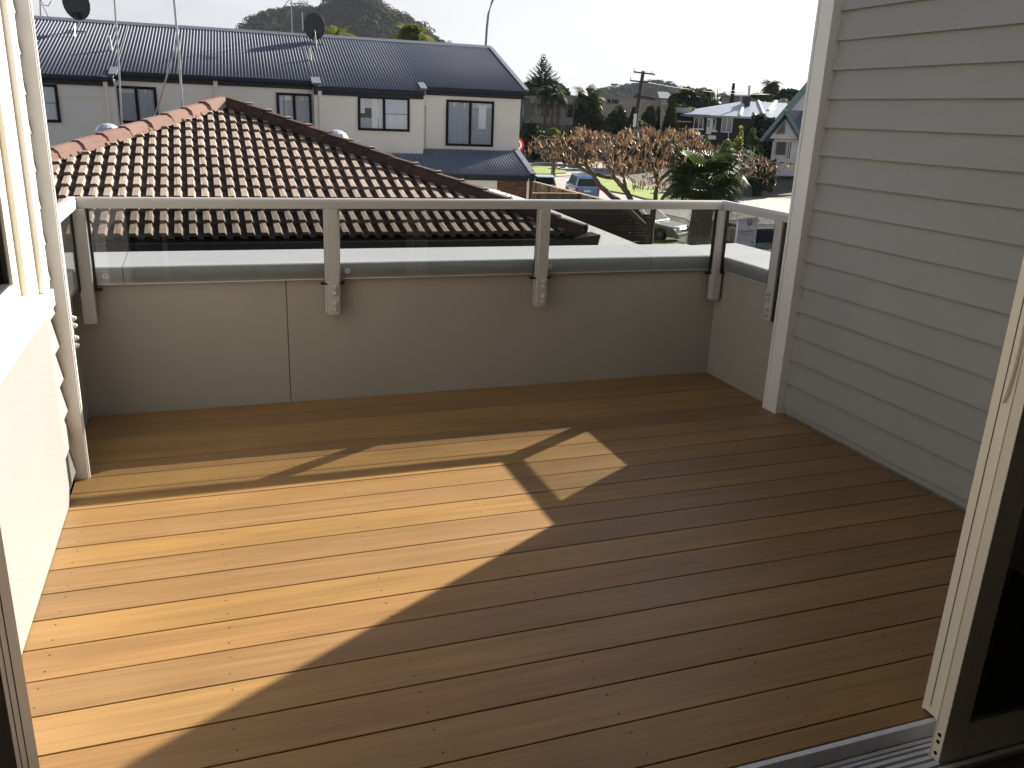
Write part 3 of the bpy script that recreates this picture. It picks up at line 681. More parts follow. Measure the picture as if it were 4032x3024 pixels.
MB().prism([(AX - HW - .2, EY - .16, EZ - .02), (AX - HW - .2, EY - .05, EZ - .02), (AX - HW - .2, EY - .02, EZ - .19), (AX - HW - .2, EY - .13, EZ - .19)], (2 * HW + .15, 0, 0)).build('gutter', M['gutter'], th, bevel=.006)
MB().prism([(AX + HW - .18, EY - .17, EZ - .01), (AX + HW + .20, EY - .17, EZ + .03), (AX + HW + .16, EY - .15, EZ - .19), (AX + HW - .18, EY - .15, EZ - .19)], (0, .3, 0)).build('barge_end', M['gutter'], th)
MB().box(AX - HW, AX + HW, EY - .04, EY + .01, EZ - .21, EZ - .01).build('fascia', M['gutter'], th)
MB().box(AX - HW + .35, AX + HW - .35, EY + .4, BY - .4, GZ, EZ - .02).build('wall', M['brick'], th)
# roof windows (clear domes) and mast poles
M['dome'] = mat('milky_acrylic_dome', (0.62, 0.66, 0.70), rough=.12, spec=.8, coat=.6)
def dome(px, py, D, r, label):
    c = at(px, py, D); t = empty('skylight_dome', tuple(c), label, 'skylight', 'skylight domes on the tiled roof')
    mb = MB(); mb.lathe(c, (0, -.1, 1), [(r, 0), (r * 1.0, .25 * r), (r * .93, .55 * r), (r * .72, .85 * r), (r * .40, 1.02 * r), (r * .1, 1.08 * r)], 12); mb.build('dome', M['dome'], t)
    MB().lathe(c - np.array([0, 0, .05]), (0, -.1, 1), [(r * 1.12, 0), (r * 1.12, .045), (r * 1.0, .055)], 12).build('flashing_ring', M['alu'], t)
dome(430, 543, 13.4, .20, 'clear skylight dome standing behind the pink hip caps at the left of the tiled roof')
dome(1326, 566, 12.9, .185, 'clear skylight dome peeking over the dark right hip of the tiled roof')
M['galv'] = mat('galvanised_steel', (0.42, 0.43, 0.44), rough=.35, metal=.75, var=.08, vscale=8)
def polepx(name, pts, D, r, m, label, cat, group=None, parent=None):
    P = [at(x, y, d) for x, y, d in [(p[0], p[1], p[2] if len(p) > 2 else D) for p in pts]]
    mb = MB(); mb.tube(P, r, 8); o = mb.build(name, m, parent, loc=None if parent else tuple(P[0])); 
    return tag(o, label, cat, group) if parent is None else o
polepx('mast_pole', [(483, 560), (468, 260), (447, -60)], 13.2, .0135, M['galv'], 'thin steel mast rising left behind the pink hip beside the clear dome', 'pole', 'steel masts behind the tiled roof')
mp_ = empty('mast_pole', tuple(at(722, 500, 13.4)), 'taller steel mast with a leaning brace near the peak of the tiled roof', 'pole', 'steel masts behind the tiled roof')
polepx('pole', [(722, 500), (704, 200), (680, -60)], 13.4, .018, M['galv'], None, None, None, mp_)
polepx('brace', [(592, 520), (648, 330), (694, 172)], 13.4, .012, M['galv'], None, None, None, mp_)
# white flat roof between the houses
M['white_roof'] = mat('white_membrane_roof', (0.72, 0.70, 0.67), rough=.7, var=.04, vscale=1)
wf = empty('flat_roof_extension', (6, 14, GZ), 'low white flat roof extension beside the tiled house', 'building')
zf = -.62
A_ = atz(2529, 969, zf); B_ = atz(2067, 783, zf); C_ = atz(1950, 746, zf); D_ = atz(1800, 727, zf)
dirAB = (A_ - B_) / np.linalg.norm(A_ - B_); A0 = A_ + dirAB * 3.2
P = [A0, B_, C_, D_, np.array([3.6, D_[1] + .5, zf]), np.array([3.6, 18.2, zf]), np.array([4.75, 18.2, zf]), np.array([4.75, A0[1], zf])]
mb = MB(); mb.prism([p - np.array([0, 0, .14]) for p in P], (0, 0, .14)); mb.build('roof_slab', M['white_roof'], wf)
cen = sum(P) / len(P)
mb = MB(); mb.prism([cen + (p - cen) * .96 - np.array([0, 0, .14 + 2.30]) for p in P], (0, 0, 2.29)); mb.build('wall', M['white_roof'], wf)
mb = MB()
for k in range(26):
    f = R.random(); q = A_ + (B_ - A_) * (R.random() ** 2 * .4) - np.array([R.uniform(.05, .9), 0, 0]); s = R.uniform(.02, .05); a = R.uniform(0, 3)
    mb.quad(q + (s * math.cos(a), s * math.sin(a), .006), q + (-s * math.sin(a) * .4, s * math.cos(a) * .4, .006), q + (-s * math.cos(a), -s * math.sin(a), .006), q + (s * math.sin(a) * .4, -s * math.cos(a) * .4, .006))
tag(mb.build('leaf_litter', M['lf_olive'], None, loc=tuple(A_)), kind='stuff')

# ------------------------------------------------------------------ townhouse row
M['stucco'] = mat('cream_stucco', (0.80, 0.77, 0.69), rough=.9, var=.06, vscale=.6, bump=.1, bscale=30)
M['stain'] = mat('stucco_water_stain', (0.48, 0.42, 0.28), rough=.9, var=.12, vscale=1.5)
M['croof'] = mat('blue_grey_corrugated_steel', (0.20, 0.215, 0.26), rough=.6, spec=.3, var=.05, vscale=.8)
M['fascia'] = mat('navy_fascia', (0.022, 0.026, 0.036), rough=.5, spec=.25)
M['navy'] = mat('navy_window_frame', (0.006, 0.008, 0.016), rough=.5, spec=.15)
M['curtain'] = mat('pale_net_curtain', (0.80, 0.82, 0.84), rough=.9)
M['curtain_d'] = mat('grey_curtain', (0.42, 0.45, 0.50), rough=.9)
M['blind'] = mat('white_blind', (0.88, 0.89, 0.90), rough=.8)
M['inside'] = mat('dark_interior', (0.03, 0.035, 0.04), rough=.9)
TA = math.radians(2.4)
U = np.array([math.cos(TA), -math.sin(TA), 0.0]); Vv_ = np.array([math.sin(TA), math.cos(TA), 0.0]); Zv = np.array([0, 0, 1.0])
ZRG = 3.84; TP = math.radians(19.0)
Rr_ = atz(1920, 187, ZRG); Rl_ = Rr_ - U * 24
roofN = -Vv_ * math.sin(TP) * -1 * -1 + Zv * math.cos(TP)
roofN = np.array([0, 0, 1.0]) * math.cos(TP) - Vv_ * math.sin(TP)
def onroof(px, py, P0=Rr_): return atpl(px, py, P0, roofN)
tw = empty('townhouse_row', tuple(Rr_ - U * 9 - Vv_ * 4 - Zv * (ZRG - GZ)), 'long cream two storey townhouse row with blue grey corrugated roof', 'townhouse')
segs = [  # gutter px left, right ; facade recess
    ((60, 283), (445, 301)), ((451, 279), (1232, 316)), ((1236, 337), (1660, 355)), ((1670, 339), (2068, 358))]
def uvz(P):
    d = P - Rr_; return d @ U, d @ Vv_, d[2]
def fromuv(u, v, z): return Rr_ + U * u + Vv_ * v + Zv * z
segd = []
for a, b in segs:
    pa = onroof(*a); pb = onroof(*b); ua, va, za = uvz(pa); ub, vb, zb = uvz(pb); v = (va + vb) / 2; segd.append([ua, ub, v])
segd[0][0] = -24
for i in range(3): 
    m_ = (segd[i][1] + segd[i + 1][0]) / 2; segd[i][1] = m_; segd[i + 1][0] = m_
print('SEGD', segd)
def corrugated(name, P0, Uv, Sv, Nv, w, Ltop, Lbot, parent, m, pitch=.098, amp=.023):
    """sheet from Ltop to Lbot along the slope Sv, ribs across Uv"""
    n = max(4, int(w / pitch) * 8); us = np.linspace(0, w, n + 1); ph = us / pitch * 2 * np.pi
    h = amp * np.tanh(1.8 * np.sin(ph))
    A = P0[None] + Uv[None] * us[:, None] + Nv[None] * h[:, None]
    V_ = np.concatenate([A + Sv * Ltop, A + Sv * Lbot, A + Sv * Lbot - Nv * .03, A + Sv * Ltop - Nv * .03]); k = n + 1
    i = np.arange(n); F_ = np.concatenate([np.stack([i, i + 1, k + i + 1, k + i], 1), np.stack([k + i, k + i + 1, 2 * k + i + 1, 2 * k + i], 1), np.stack([2 * k + i, 2 * k + i + 1, 3 * k + i + 1, 3 * k + i], 1)])
    return npmesh(name, V_, F_, m, parent, smooth=True)
Sd = -Vv_ * math.cos(TP) - Zv * math.sin(TP)
wallbot = GZ - ZRG
for i, (ua, ub, v) in enumerate(segd):
    L = -v / math.cos(TP)
    corrugated('roof_sheet', fromuv(ua, 0, 0), U, Sd, roofN, ub - ua, .12, L + .02, tw, M['croof'])
    zg = v * math.tan(TP)
    # gutter and fascia
    mb = MB(); g0 = fromuv(ua - (.02 if i else 0), v, zg)
    mb.prism([g0 + Vv_ * .03 + Zv * -.03, g0 - Vv_ * .11 - Zv * .02, g0 - Vv_ * .12 - Zv * .10, g0 - Vv_ * .10 - Zv * .15, g0 + Vv_ * .03 - Zv * .15], U * (ub - ua + (.02 if i else 0))); mb.build('gutter', M['fascia'], tw)
    mb = MB(); mb.prism([g0 + Vv_ * .035 - Zv * .05, g0 + Vv_ * .0 - Zv * .155, g0 + Vv_ * .0 - Zv * .27, g0 + Vv_ * .035 - Zv * .27], U * (ub - ua)); mb.build('fascia', M['fascia'], tw)
    vw = v + .10; segd[i].append(vw)
    A = fromuv(ua, vw, 0); 
    mb = MB(); a = fromuv(ua, vw, wallbot)
    ulast = ub - (.0 if i < 3 else .12)
    mb.prism([a, fromuv(ulast, vw, wallbot), fromuv(ulast, 7.4, wallbot), fromuv(ua, 7.4, wallbot)], Zv * (zg - .06 - wallbot)); mb.build('wall', M['stucco'], tw)
    mb = MB(); a = fromuv(ua, vw - .025, zg - .60); mb.prism([a, a + U * (ulast - ua), a + U * (ulast - ua) + Vv_ * .024, a + Vv_ * .024], Zv * .33); mb.build('frieze_band', M['stucco'], tw)
# rear slope, ridge caps, barges, gable
mb = MB(); mb.poly([fromuv(-24, .02, 0), fromuv(0, .02, 0), fromuv(0, 7.6, -7.6 * math.tan(TP)), fromuv(-24, 7.6, -7.6 * math.tan(TP))]); mb.build('rear_slope', M['croof'], tw)
mb = MB(); mb.prism([fromuv(-24, -.18, -.18 * math.tan(TP) + .035), fromuv(-24, 0, .075), fromuv(-24, .18, -.18 * math.tan(TP) + .035), fromuv(-24, .18, -.18 * math.tan(TP) + .02), fromuv(-24, -.18, -.18 * math.tan(TP) + .02)], U * 24.1); mb.build('ridge_cap', M['croof'], tw)
ua, ub, v, vw = segd[3]
e0 = fromuv(ub, 0, 0); 
# right verge follows the photographed slope edge
topR = Rr_.copy(); botR = fromuv(segd[3][1], segd[3][2], segd[3][2] * math.tan(TP))
mb = MB(); d_ = (botR - topR); 
mb.prism([topR + U * .02 - roofN * .02, topR + U * .17 - roofN * .02, topR + U * .17 + roofN * .05, topR + U * .02 + roofN * .05], fromuv(.0, segd[3][2], segd[3][2] * math.tan(TP)) - topR); mb.build('barge_cap', M['croof'], tw)
# extend last roof bay so its right edge meets the ridge end squarely
mb = MB(); mb.poly([fromuv(segd[3][1] - .13, vw, -.1 + vw * math.tan(TP)), fromuv(segd[3][1] - .13, 0, -.1), fromuv(segd[3][1] - .13, 7.4, -.1 - 7.4 * math.tan(TP)), fromuv(segd[3][1] - .13, 7.4, wallbot), fromuv(segd[3][1] - .13, vw, wallbot)]); mb.build('gable_wall', M['stucco'], tw)
for k in (0, 2):  # stepped roof ends
    ub = segd[k][1]; v = segd[k][2]; v2 = segd[k + 1][2]
    p = fromuv(ub - .12, v, v * math.tan(TP)) + roofN * .03; q = fromuv(ub - .12, v2 + .1, (v2 + .1) * math.tan(TP)) + roofN * .03
    mb = MB(); mb.prism([p, p + U * .22, q + U * .22, q], roofN * .05); mb.build('flashing_end', M['croof'], tw)
p = fromuv(segd[2][0] + .10, segd[2][2], segd[2][2] * math.tan(TP)) + roofN * .03; q = fromuv(segd[2][0] + .10, segd[1][2] + .1, (segd[1][2] + .1) * math.tan(TP)) + roofN * .03
mb = MB(); mb.prism([p - U * .16, p + U * .12, q + U * .12, q - U * .16], roofN * .05); mb.build('flashing_end', M['croof'], tw)
# gutter overflow stains and downpipes
def onwall(i, px, py, off=0.0): return atpl(px, py, fromuv(0, segd[i][3] - off, 0), Vv_)
def downpipe(i, px, py0, py1, m=None, rw=.045):
    a = onwall(i, px, py0, .06); b = a.copy(); b[2] = onwall(i, px, py1, .06)[2]
    mb = MB(); mb.tube([a + np.array([0, 0, .02]), b], rw, 8); mb.box(a[0] - .06, a[0] + .06, a[1] - .06, a[1] + .05, a[2] - .30, a[2]); mb.build('downpipe', m or M['stucco'], tw)
downpipe(0, 412, 300, 560); downpipe(1, 846, 300, 480); downpipe(2, 1258, 338, 545); downpipe(3, 1667, 348, 590)
mb = MB(); a = onwall(3, 1666, 365, .012); b = onwall(3, 1666, 590, .012)
mb.prism([a, a + U * .10, np.array([(a + U * .10)[0], (a + U * .10)[1], b[2]]), np.array([a[0], a[1], b[2]])], -Vv_ * .006); mb.build('rust_stain', M['stain'], tw)
# windows
def window(i, px0, px1, py0, py1, parent, split=.5, cur=('c', 'c'), lab=None):
    a = onwall(i, px0, (py0 + py1) / 2); b = onwall(i, px1, (py0 + py1) / 2); xm = (px0 + px1) / 2
    z1 = onwall(i, xm, py0)[2]; z0 = onwall(i, xm, py1)[2]; w = (b - a) @ U; h = z1 - z0; o = np.array([a[0], a[1], z0])
    t = .075
    def bar(u0, u1, h0, h1, d0, d1): 
        p = o + U * u0 - Vv_ * d0 + Zv * h0; m_ = MB(); return m_.prism([p, p + U * (u1 - u0), p + U * (u1 - u0) + Zv * (h1 - h0), p + Zv * (h1 - h0)], -Vv_ * (d1 - d0))
    fr = MB()
    for (u0, u1, h0, h1) in ((0, w, 0, t), (0, w, h - t, h), (0, t, t, h - t), (w - t, w, t, h - t), (w * split - t * .55, w * split + t * .55, t, h - t)):
        q = bar(u0, u1, h0, h1, .001, .07); fr.add(q.v, q.f)
    f = fr.build('window', M['navy'], parent)
    q = bar(.02, w - .02, .02, h - .02, .0015, .004); q.build('interior', M['inside'], f)
    for s, (u0, u1) in enumerate(((t, w * split - t * .55), (w * split + t * .55, w - t))):
        q = bar(u0, u1, t, h - t, .056, .060); q.build('pane', M['wglass'], f)
        c = cur[s]
        def drape(ua_, ub_, ha, hb, m_, d=.03):
            n = max(6, int((ub_ - ua_) / .035)); vs = []; 
            for k in range(n + 1):
                uu = ua_ + (ub_ - ua_) * k / n; dd = d + .012 * math.sin(k * 1.9) + .006 * math.sin(k * .7)
                vs += [o + U * uu - Vv_ * dd + Zv * ha, o + U * (uu + .01 * math.sin(k)) - Vv_ * dd + Zv * hb]
            mb_ = MB(); mb_.add(vs, [(2 * k, 2 * k + 2, 2 * k + 3, 2 * k + 1) for k in range(n)]); mb_.build('curtain', m_, f)
        H0, H1 = t, h - t; wd = u1 - u0
        if c == 'c': drape(u0, u1, H0, H1, M['curtain_d'])
        elif c == 'n': drape(u0, u1, H0, H1, M['curtain_d'], .02); drape(u0, u0 + wd * .3, H0, H1, M['curtain'], .035)
        elif c == 'w': drape(u0, u1, H0, H1, M['curtain_d'], .02); drape(u0 + wd * .35, u0 + wd * .72, H0 + (H1 - H0) * .38, H1 - .05, M['blind'], .04)
        elif c == 'b': q = bar(u0, u1, H0 + (H1 - H0) * .52, H1, .03, .034); q.build('blind', M['curtain'], f); drape(u0, u1, H0, H0 + (H1 - H0) * .5, M['blind'], .022)
        elif c == 'a': drape(u0, u0 + wd * .2, H0 + (H1 - H0) * .5, H1, M['blind'], .03); drape(u0 + wd * .5, u1, H0, H1, M['blind'], .03); q = bar(u0, u1, H0, H0 + (H1 - H0) * .35, .012, .02); q.build('blind', M['curtain_d'], f)
        elif c == 'd': q = bar(u0, u1, H0, H1, .012, .016); q.build('blind', M['curtain_d'], f)
window(0, 90, 233, 330, 480, tw, .5, ('d', 'b')); window(1, 461, 620, 340, 486, tw, .5, ('d', 'c'))
window(1, 1090, 1227, 367, 504, tw, .5, ('n', 'c')); window(2, 1409, 1612, 381, 516, tw, .5, ('a', 'b')); window(3, 1755, 1942, 396, 576, tw, .5, ('c', 'w'))
for px, py in ((632, 318), (1062, 342)):
    a = onwall(1, px, py, .008); mb = MB(); mb.prism([a - U * .11 - Zv * .09, a + U * .11 - Zv * .09, a + U * .11 + Zv * .09, a - U * .11 + Zv * .09], -Vv_ * .01); mb.build('vent_plate', M['stucco'], tw)
# roof vents
for (x0, y0, x1, y1) in ((437, 200, 430, 140), (1222, 238, 1216, 190)):
    b = onroof(x0, y0); D_b = float((b - CAM) @ FH); a = at(x1, y1, D_b)
    mb = MB(); mb.tube([b, b + Zv * .12, a], [.05, .05, .028], 8); mb.build('vent_pipe', M['stucco'], tw)
# garage: lower roof, brick wall
P0g = onwall(3, 1860, 590); zt = P0g[2]
topv = segd[3][3]
def onlow(px, py): return atpl(px, py, np.array([P0g[0], P0g[1], zt]), roofN)
gl = onlow(1500, 674); grt = onlow(2108, 690); 
uL = uvz(onlow(1300, 640))[0]; _, vG, zG = uvz((onlow(1770, 681) + grt) / 2); uR = uvz(grt)[0]
print('GAR', uL, uR, vG, zG, zt)
Lg = (topv - vG) / math.cos(TP); uRt = uvz(onlow(2041, 595))[0]
gr_ = empty('garage', tuple(fromuv((uL + uR) / 2, vG + 1, wallbot)), 'single storey brick garage with corrugated lean to roof under the townhouse windows', 'garage')
corrugated('roof_sheet', fromuv(uL, topv, zt - ZRG), U, Sd, roofN, uR - uL - .16, .0, Lg, gr_, M['croof'])
mb = MB(); p = fromuv(uR - .17, topv + .1, zt - ZRG + .05); mb.prism([p, p + U * .19, p + U * .19 + roofN * .05, p + roofN * .05], Sd * (Lg + .12)); mb.build('barge_cap', M['croof'], gr_)
mb = MB(); p = fromuv(uR - .0, topv, zt - ZRG - .02); q = fromuv(uR, vG, zG); mb.prism([p, q, q - Zv * .2, p - Zv * .2], U * -.03); mb.build('barge_board', M['fascia'], gr_)
g0 = fromuv(uL, vG, zG)
mb = MB(); mb.prism([g0 + Vv_ * .03 - Zv * .02, g0 - Vv_ * .10 - Zv * .02, g0 - Vv_ * .10 - Zv * .11, g0 + Vv_ * .03 - Zv * .12], U * (uR - uL + .03)); mb.build('gutter', M['fascia'], gr_)
mb = MB(); mb.prism([g0 + Vv_ * .02 - Zv * .11, g0 + Vv_ * .0 - Zv * .11, g0 + Vv_ * .0 - Zv * .20, g0 + Vv_ * .02 - Zv * .20], U * (uR - uL)); mb.build('fascia', M['fascia'], gr_)
vb = vG + .10
def ong(px, py, off=0.0): return atpl(px, py, fromuv(0, vb - off, 0), Vv_)
mb = MB(); a = fromuv(uL, vb + .03, wallbot); mb.prism([a, fromuv(uR - .03, vb + .03, wallbot), fromuv(uR - .03, topv, wallbot), fromuv(uL, topv, wallbot)], Zv * (zG - .04 - wallbot)); mb.build('wall', M['mortar'], gr_)
ub0 = uvz(ong(1957, 720))[0]; zb1 = zG - .19; ub1 = uR - .03
bw, bh = .19, .068; nb = 0; bsrc = None
row = 0; z = zb1 - bh
while z > -1.9 + CAMZ - ZRG - .9 and nb < 290:
    u = ub0 - (bw / 2 if row % 2 else 0)
    while u < ub1 - .02:
        u0 = max(u, ub0); u1 = min(u + bw - .008, ub1)
        if u1 - u0 > .03:
            p = fromuv(u0, vb + .03, z); d = R.uniform(.012, .02)
            MB().prism([p, p + U * (u1 - u0), p + U * (u1 - u0) + Zv * (bh - .008), p + Zv * (bh - .008)], -Vv_ * d).build('brick', M['brick'], gr_); nb += 1
        u += bw
    z -= bh; row += 1
a = ong(1766, 706); b = ong(1957, 706)
mb = MB(); p = fromuv(uvz(a)[0], vb + .005, zb1 - .005); mb.prism([p, p + U * ((b - a) @ U), p + U * ((b - a) @ U) - Zv * 1.9, p - Zv * 1.9], -Vv_ * .03); mb.build('garage_door', M['stucco'], gr_)
a = ong(2080, 703, .06); mb = MB(); mb.tube([a + Zv * .1, a - Zv * 2.0], .045, 8); mb.build('downpipe', M['stucco'], gr_)
# dishes, antennas on the townhouse roof
M['dish'] = mat('dark_grey_mesh_dish', (0.05, 0.055, 0.065), rough=.6)
def dish(px, py, D, rx, ry, basepx, basepy, label, tilt=.25):
    c = at(px, py, D); t = empty('satellite_dish', tuple(onroof(basepx, basepy)), label, 'satellite dish', 'dishes on the corrugated roof')
    n = -FH * .92 + RH * .1 - Zv * tilt; n /= np.linalg.norm(n); a = np.cross(n, Zv); a /= np.linalg.norm(a); b = np.cross(a, n)
    vs = [c + n * .0]; K = 20; fs = []
    for r in (.35, .7, 1.0):
        for k in range(K):
            an = 2 * math.pi * k / K; vs.append(c + (a * math.cos(an) * rx + b * math.sin(an) * ry) * r - n * .16 * (r * r) * -1 * rx)
    for k in range(K):
        fs.append((0, 1 + k, 1 + (k + 1) % K))
        for j in (0, 1): fs.append((1 + j * K + k, 1 + j * K + (k + 1) % K, 1 + (j + 1) * K + (k + 1) % K, 1 + (j + 1) * K + k))
    m_ = MB(); m_.add(vs, fs); r_ = m_.build('reflector', M['dish'], t, smooth=True); md = r_.modifiers.new('s', 'SOLIDIFY'); md.thickness = .012
    base = onroof(basepx, basepy)
    MB().tube([base, c - b * ry * .75 - n * .05], .03, 8).build('mast', M['galv'], t)
    m_ = MB(); m_.tube([c - b * ry * .8, c - b * ry * .55 + n * .5 * rx * 2], .018, 6); m_.obox(c - b * ry * .55 + n * rx, a, b, n, .05, .07, .05); m_.obox(c - b * ry * .72 + n * .06, a, b, n, .06, .10, .04); m_.build('feed_arm', M['gutter'], t)
    m_ = MB(); m_.tube([base - U * .28 + roofN * .04, base + U * .28 + roofN * .04], .02, 6); m_.tube([base - U * .05 + roofN * .02, base + Zv * .5 + Vv_ * .05], .014, 6); m_.tube([base + Sd * .55 + roofN * .03, base + Zv * .45], .014, 6); m_.build('mount', M['galv'], t)
Dd = float((onroof(303, 130) - CAM) @ FH)
dish(303, 12, Dd, .42, .50, 303, 128, 'large dark satellite dish on a white stand at the left end of the corrugated roof')
Dd2 = float((onroof(1242, 165) - CAM) @ FH)
dish(1239, 104, Dd2, .37, .45, 1242, 178, 'dark satellite dish in front of the hill near the middle of the roof ridge', .1)
def antenna(px, topy, boty, D, boom, label, guys=()):
    b = at(px + (boty - topy) * .035, boty, D); t = empty('tv_antenna', tuple(b), label, 'antenna', 'tv antennas on the roof ridge')
    a = at(px, topy, D); MB().tube([b, a], .022, 6).build('mast', M['galv'], t)
    for (x0, y0, x1, y1) in boom:
        p = at(x0, y0, D); q = at(x1, y1, D); m_ = MB(); m_.tube([p, q], .012, 5); d = q - p; L = np.linalg.norm(d)
        for k in range(9):
            c = p + d * (.45 + .55 * k / 8); e = .10 + .02 * (k % 3); v = np.cross(d / L, Zv)
            m_.tube([c - v * e + Zv * .1 * (k % 2), c + v * e - Zv * .1 * (k % 2)], .007, 4); m_.tube([c - Zv * e, c + Zv * e * .8], .007, 4)
        m_.build('aerial', M['dish'], t)
    for (x0, y0, x1, y1) in guys:
        MB().tube([at(x0, y0, D), at(x1, y1, D)], .012, 4).build('stay', M['galv'], t)
Dr = float((Rr_ - U * 10 - CAM) @ FH) - .1
antenna(1145, -40, 136, Dr, [(1140, 12, 1212, 16)], 'tall tv antenna mast with stays left of the middle satellite dish', [(1146, -10, 1030, 130), (1147, 32, 1099, 132)])
m_ = at(1142, 60, Dr)
antenna(1190, 48, 120, Dr, [], 'short bare aerial mast between the tall antenna and the satellite dish')
Dl = float((Rr_ - U * 20 - CAM) @ FH)
antenna(156, -40, 74, Dl, [], 'thin antenna mast with dangling cable at the far left of the ridge', [(160, 0, 172, 20), (172, 20, 190, 24), (190, 24, 202, 2), (162, 16, 178, 40), (178, 40, 190, 70)])

# ------------------------------------------------------------------ street lamp behind the roof
M['lampgrey'] = mat('grey_lamp_column', (0.20, 0.21, 0.22), rough=.5)
sl = empty('street_lamp', tuple(atz(1915, 640, GZ)), 'tall curved grey lamp column rising behind the right end of the corrugated roof', 'street lamp', 'street lamps')
Ds = 52; b = at(1912, 190, Ds); sl.location = (b[0], b[1], GZ)
MB().tube([(b[0], b[1], GZ), tuple(b), at(1917, 110, Ds), at(1923, 55, Ds), at(1936, 10, Ds), at(1960, -35, Ds), at(2010, -60, Ds)], [.10, .075, .07, .065, .06, .05, .05], 8).build('column', M['lampgrey'], sl)
m_ = MB(); c = at(2030, -66, Ds); m_.obox(c, RH, FH, Zv, .35, .12, .06); m_.build('lamp_head', M['lampgrey'], sl)
#@@PART4
# ------------------------------------------------------------------ speed sign, street things
M['white'] = mat('white_paint', (0.78, 0.78, 0.76), rough=.5)
M['red'] = mat('red_sign_paint', (0.55, 0.01, 0.025), rough=.4)
M['ink'] = mat('black_lettering', (0.02, 0.02, 0.025), rough=.6)
def text_mesh(name, s, size, o, ax, up, m, parent, thick=.01):
    cu = bpy.data.curves.new(name, 'FONT'); cu.body = s; cu.size = 1.0; cu.extrude = .02; cu.align_x = 'CENTER'; cu.align_y = 'CENTER'; cu.offset = .012
    ob = bpy.data.objects.new(name, cu); COL.objects.link(ob); dg = bpy.context.evaluated_depsgraph_get(); me = bpy.data.meshes.new_from_object(ob.evaluated_get(dg))
    bpy.data.objects.remove(ob); n = np.cross(ax, up)
    vs = [np.array(o) + np.array(ax) * v.co.x * size + np.array(up) * v.co.y * size + n * v.co.z * thick / .02 for v in me.vertices]
    mb = MB(); mb.add(vs, [tuple(p.vertices) for p in me.polygons]); bpy.data.meshes.remove(me)
    return mb.build(name, m, parent)
Dsn = 40; c = at(2034, 571, Dsn); r = upx(27, Dsn)
ss = empty('speed_sign', (c[0], c[1], GZ), 'round red and white speed limit sign half hidden behind the townhouse corner', 'road sign')
MB().lathe(c, -FH, [(r * 1.04, -.01), (r * 1.04, .004)], 40).build('red_ring', M['red'], ss)
MB().lathe(c, -FH, [(r * .74, .0041), (r * .74, .008)], 40).build('white_disc', M['white'], ss)
text_mesh('number', '50', r * .98, c - FH * .012, RH, Zv, M['ink'], ss, .003)
MB().tube([(c[0] + FH[0] * .05, c[1] + FH[1] * .05, GZ), (c[0] + FH[0] * .05, c[1] + FH[1] * .05, c[2] + r)], .03, 8).build('post', M['galv'], ss)

# utility pole
Dp = 78; b = at(2497, 560, Dp); g0 = GZ + float(gh(b[0], b[1]))
M['polewood'] = mat('dark_treated_pole', (0.055, 0.045, 0.035), rough=.85, var=.25, vscale=3)
up_ = empty('utility_pole', (b[0], b[1], g0), 'dark utility pole with two crossarms in front of the pale inn wall', 'utility pole')
MB().tube([(b[0], b[1], g0), at(2503, 470, Dp), at(2533, 280, Dp)], [.24, .20, .15], 10).build('pole', M['polewood'], up_)
for (x0, y0, x1, y1, ins) in ((2495, 283, 2579, 293, (2497, 2566)), (2481, 317, 2553, 325, (2482,))):
    p = at(x0, y0, Dp - .22); q = at(x1, y1, Dp - .22); m_ = MB(); d = (q - p); L = np.linalg.norm(d); d /= L
    m_.obox((p + q) / 2, d, FH, Zv, L / 2, .05, .06); a = m_.build('crossarm', M['polewood'], up_)
    for xi in ins:
        f = (xi - x0) / (x1 - x0); e = p + (q - p) * f; MB().lathe(e + Zv * .06, Zv, [(.03, 0), (.05, .06), (.035, .12), (.05, .16), (.02, .22)], 8).build('insulator', M['white'], a)
m_ = MB(); p = at(2500, 377, Dp - .25); q = at(2575, 388, Dp - .25); m_.tube([p, q], .09, 6)
for k in range(7): 
    e = p + (q - p) * k / 6; m_.obox(e - Zv * .08, RH, FH, Zv, .10, .08, .08)
m_.build('cable_bracket', M['polewood'], up_)
m_ = MB(); m_.tube([at(2508, 372, Dp), at(2486, 344, Dp), at(2455, 335, Dp), at(2435, 334, Dp)], .035, 6); m_.build('lamp_arm', M['lampgrey'], up_)
m_ = MB(); m_.obox(at(2419, 333, Dp), RH, FH, Zv, .30, .12, .08); m_.build('lamp_head', M['lampgrey'], up_)
MB().tube([at(2502, 448, Dp - .18), at(2498, 500, Dp - .2)], .14, 8).build('pole_guard', M['white'], up_)
M['wire'] = mat('overhead_wire', (0.25, 0.25, 0.26), rough=.6)
for (x0, y0, x1, y1, sag, lab) in ((2566, 290, 3020, 372, 10, 'upper overhead wire running right from the utility pole'), (2553, 325, 3030, 372, 12, 'lower overhead wire running right from the utility pole')):
    pts = []
    for k in range(13):
        t = k / 12; pts.append(at(x0 + (x1 - x0) * t, y0 + (y1 - y0) * t + sag * 4 * t * (1 - t), Dp + 20 * t))
    tag(MB().tube(pts, .012, 4).build('overhead_wire', M['wire'], None, loc=tuple(pts[0])), lab, 'wire', 'overhead wires')

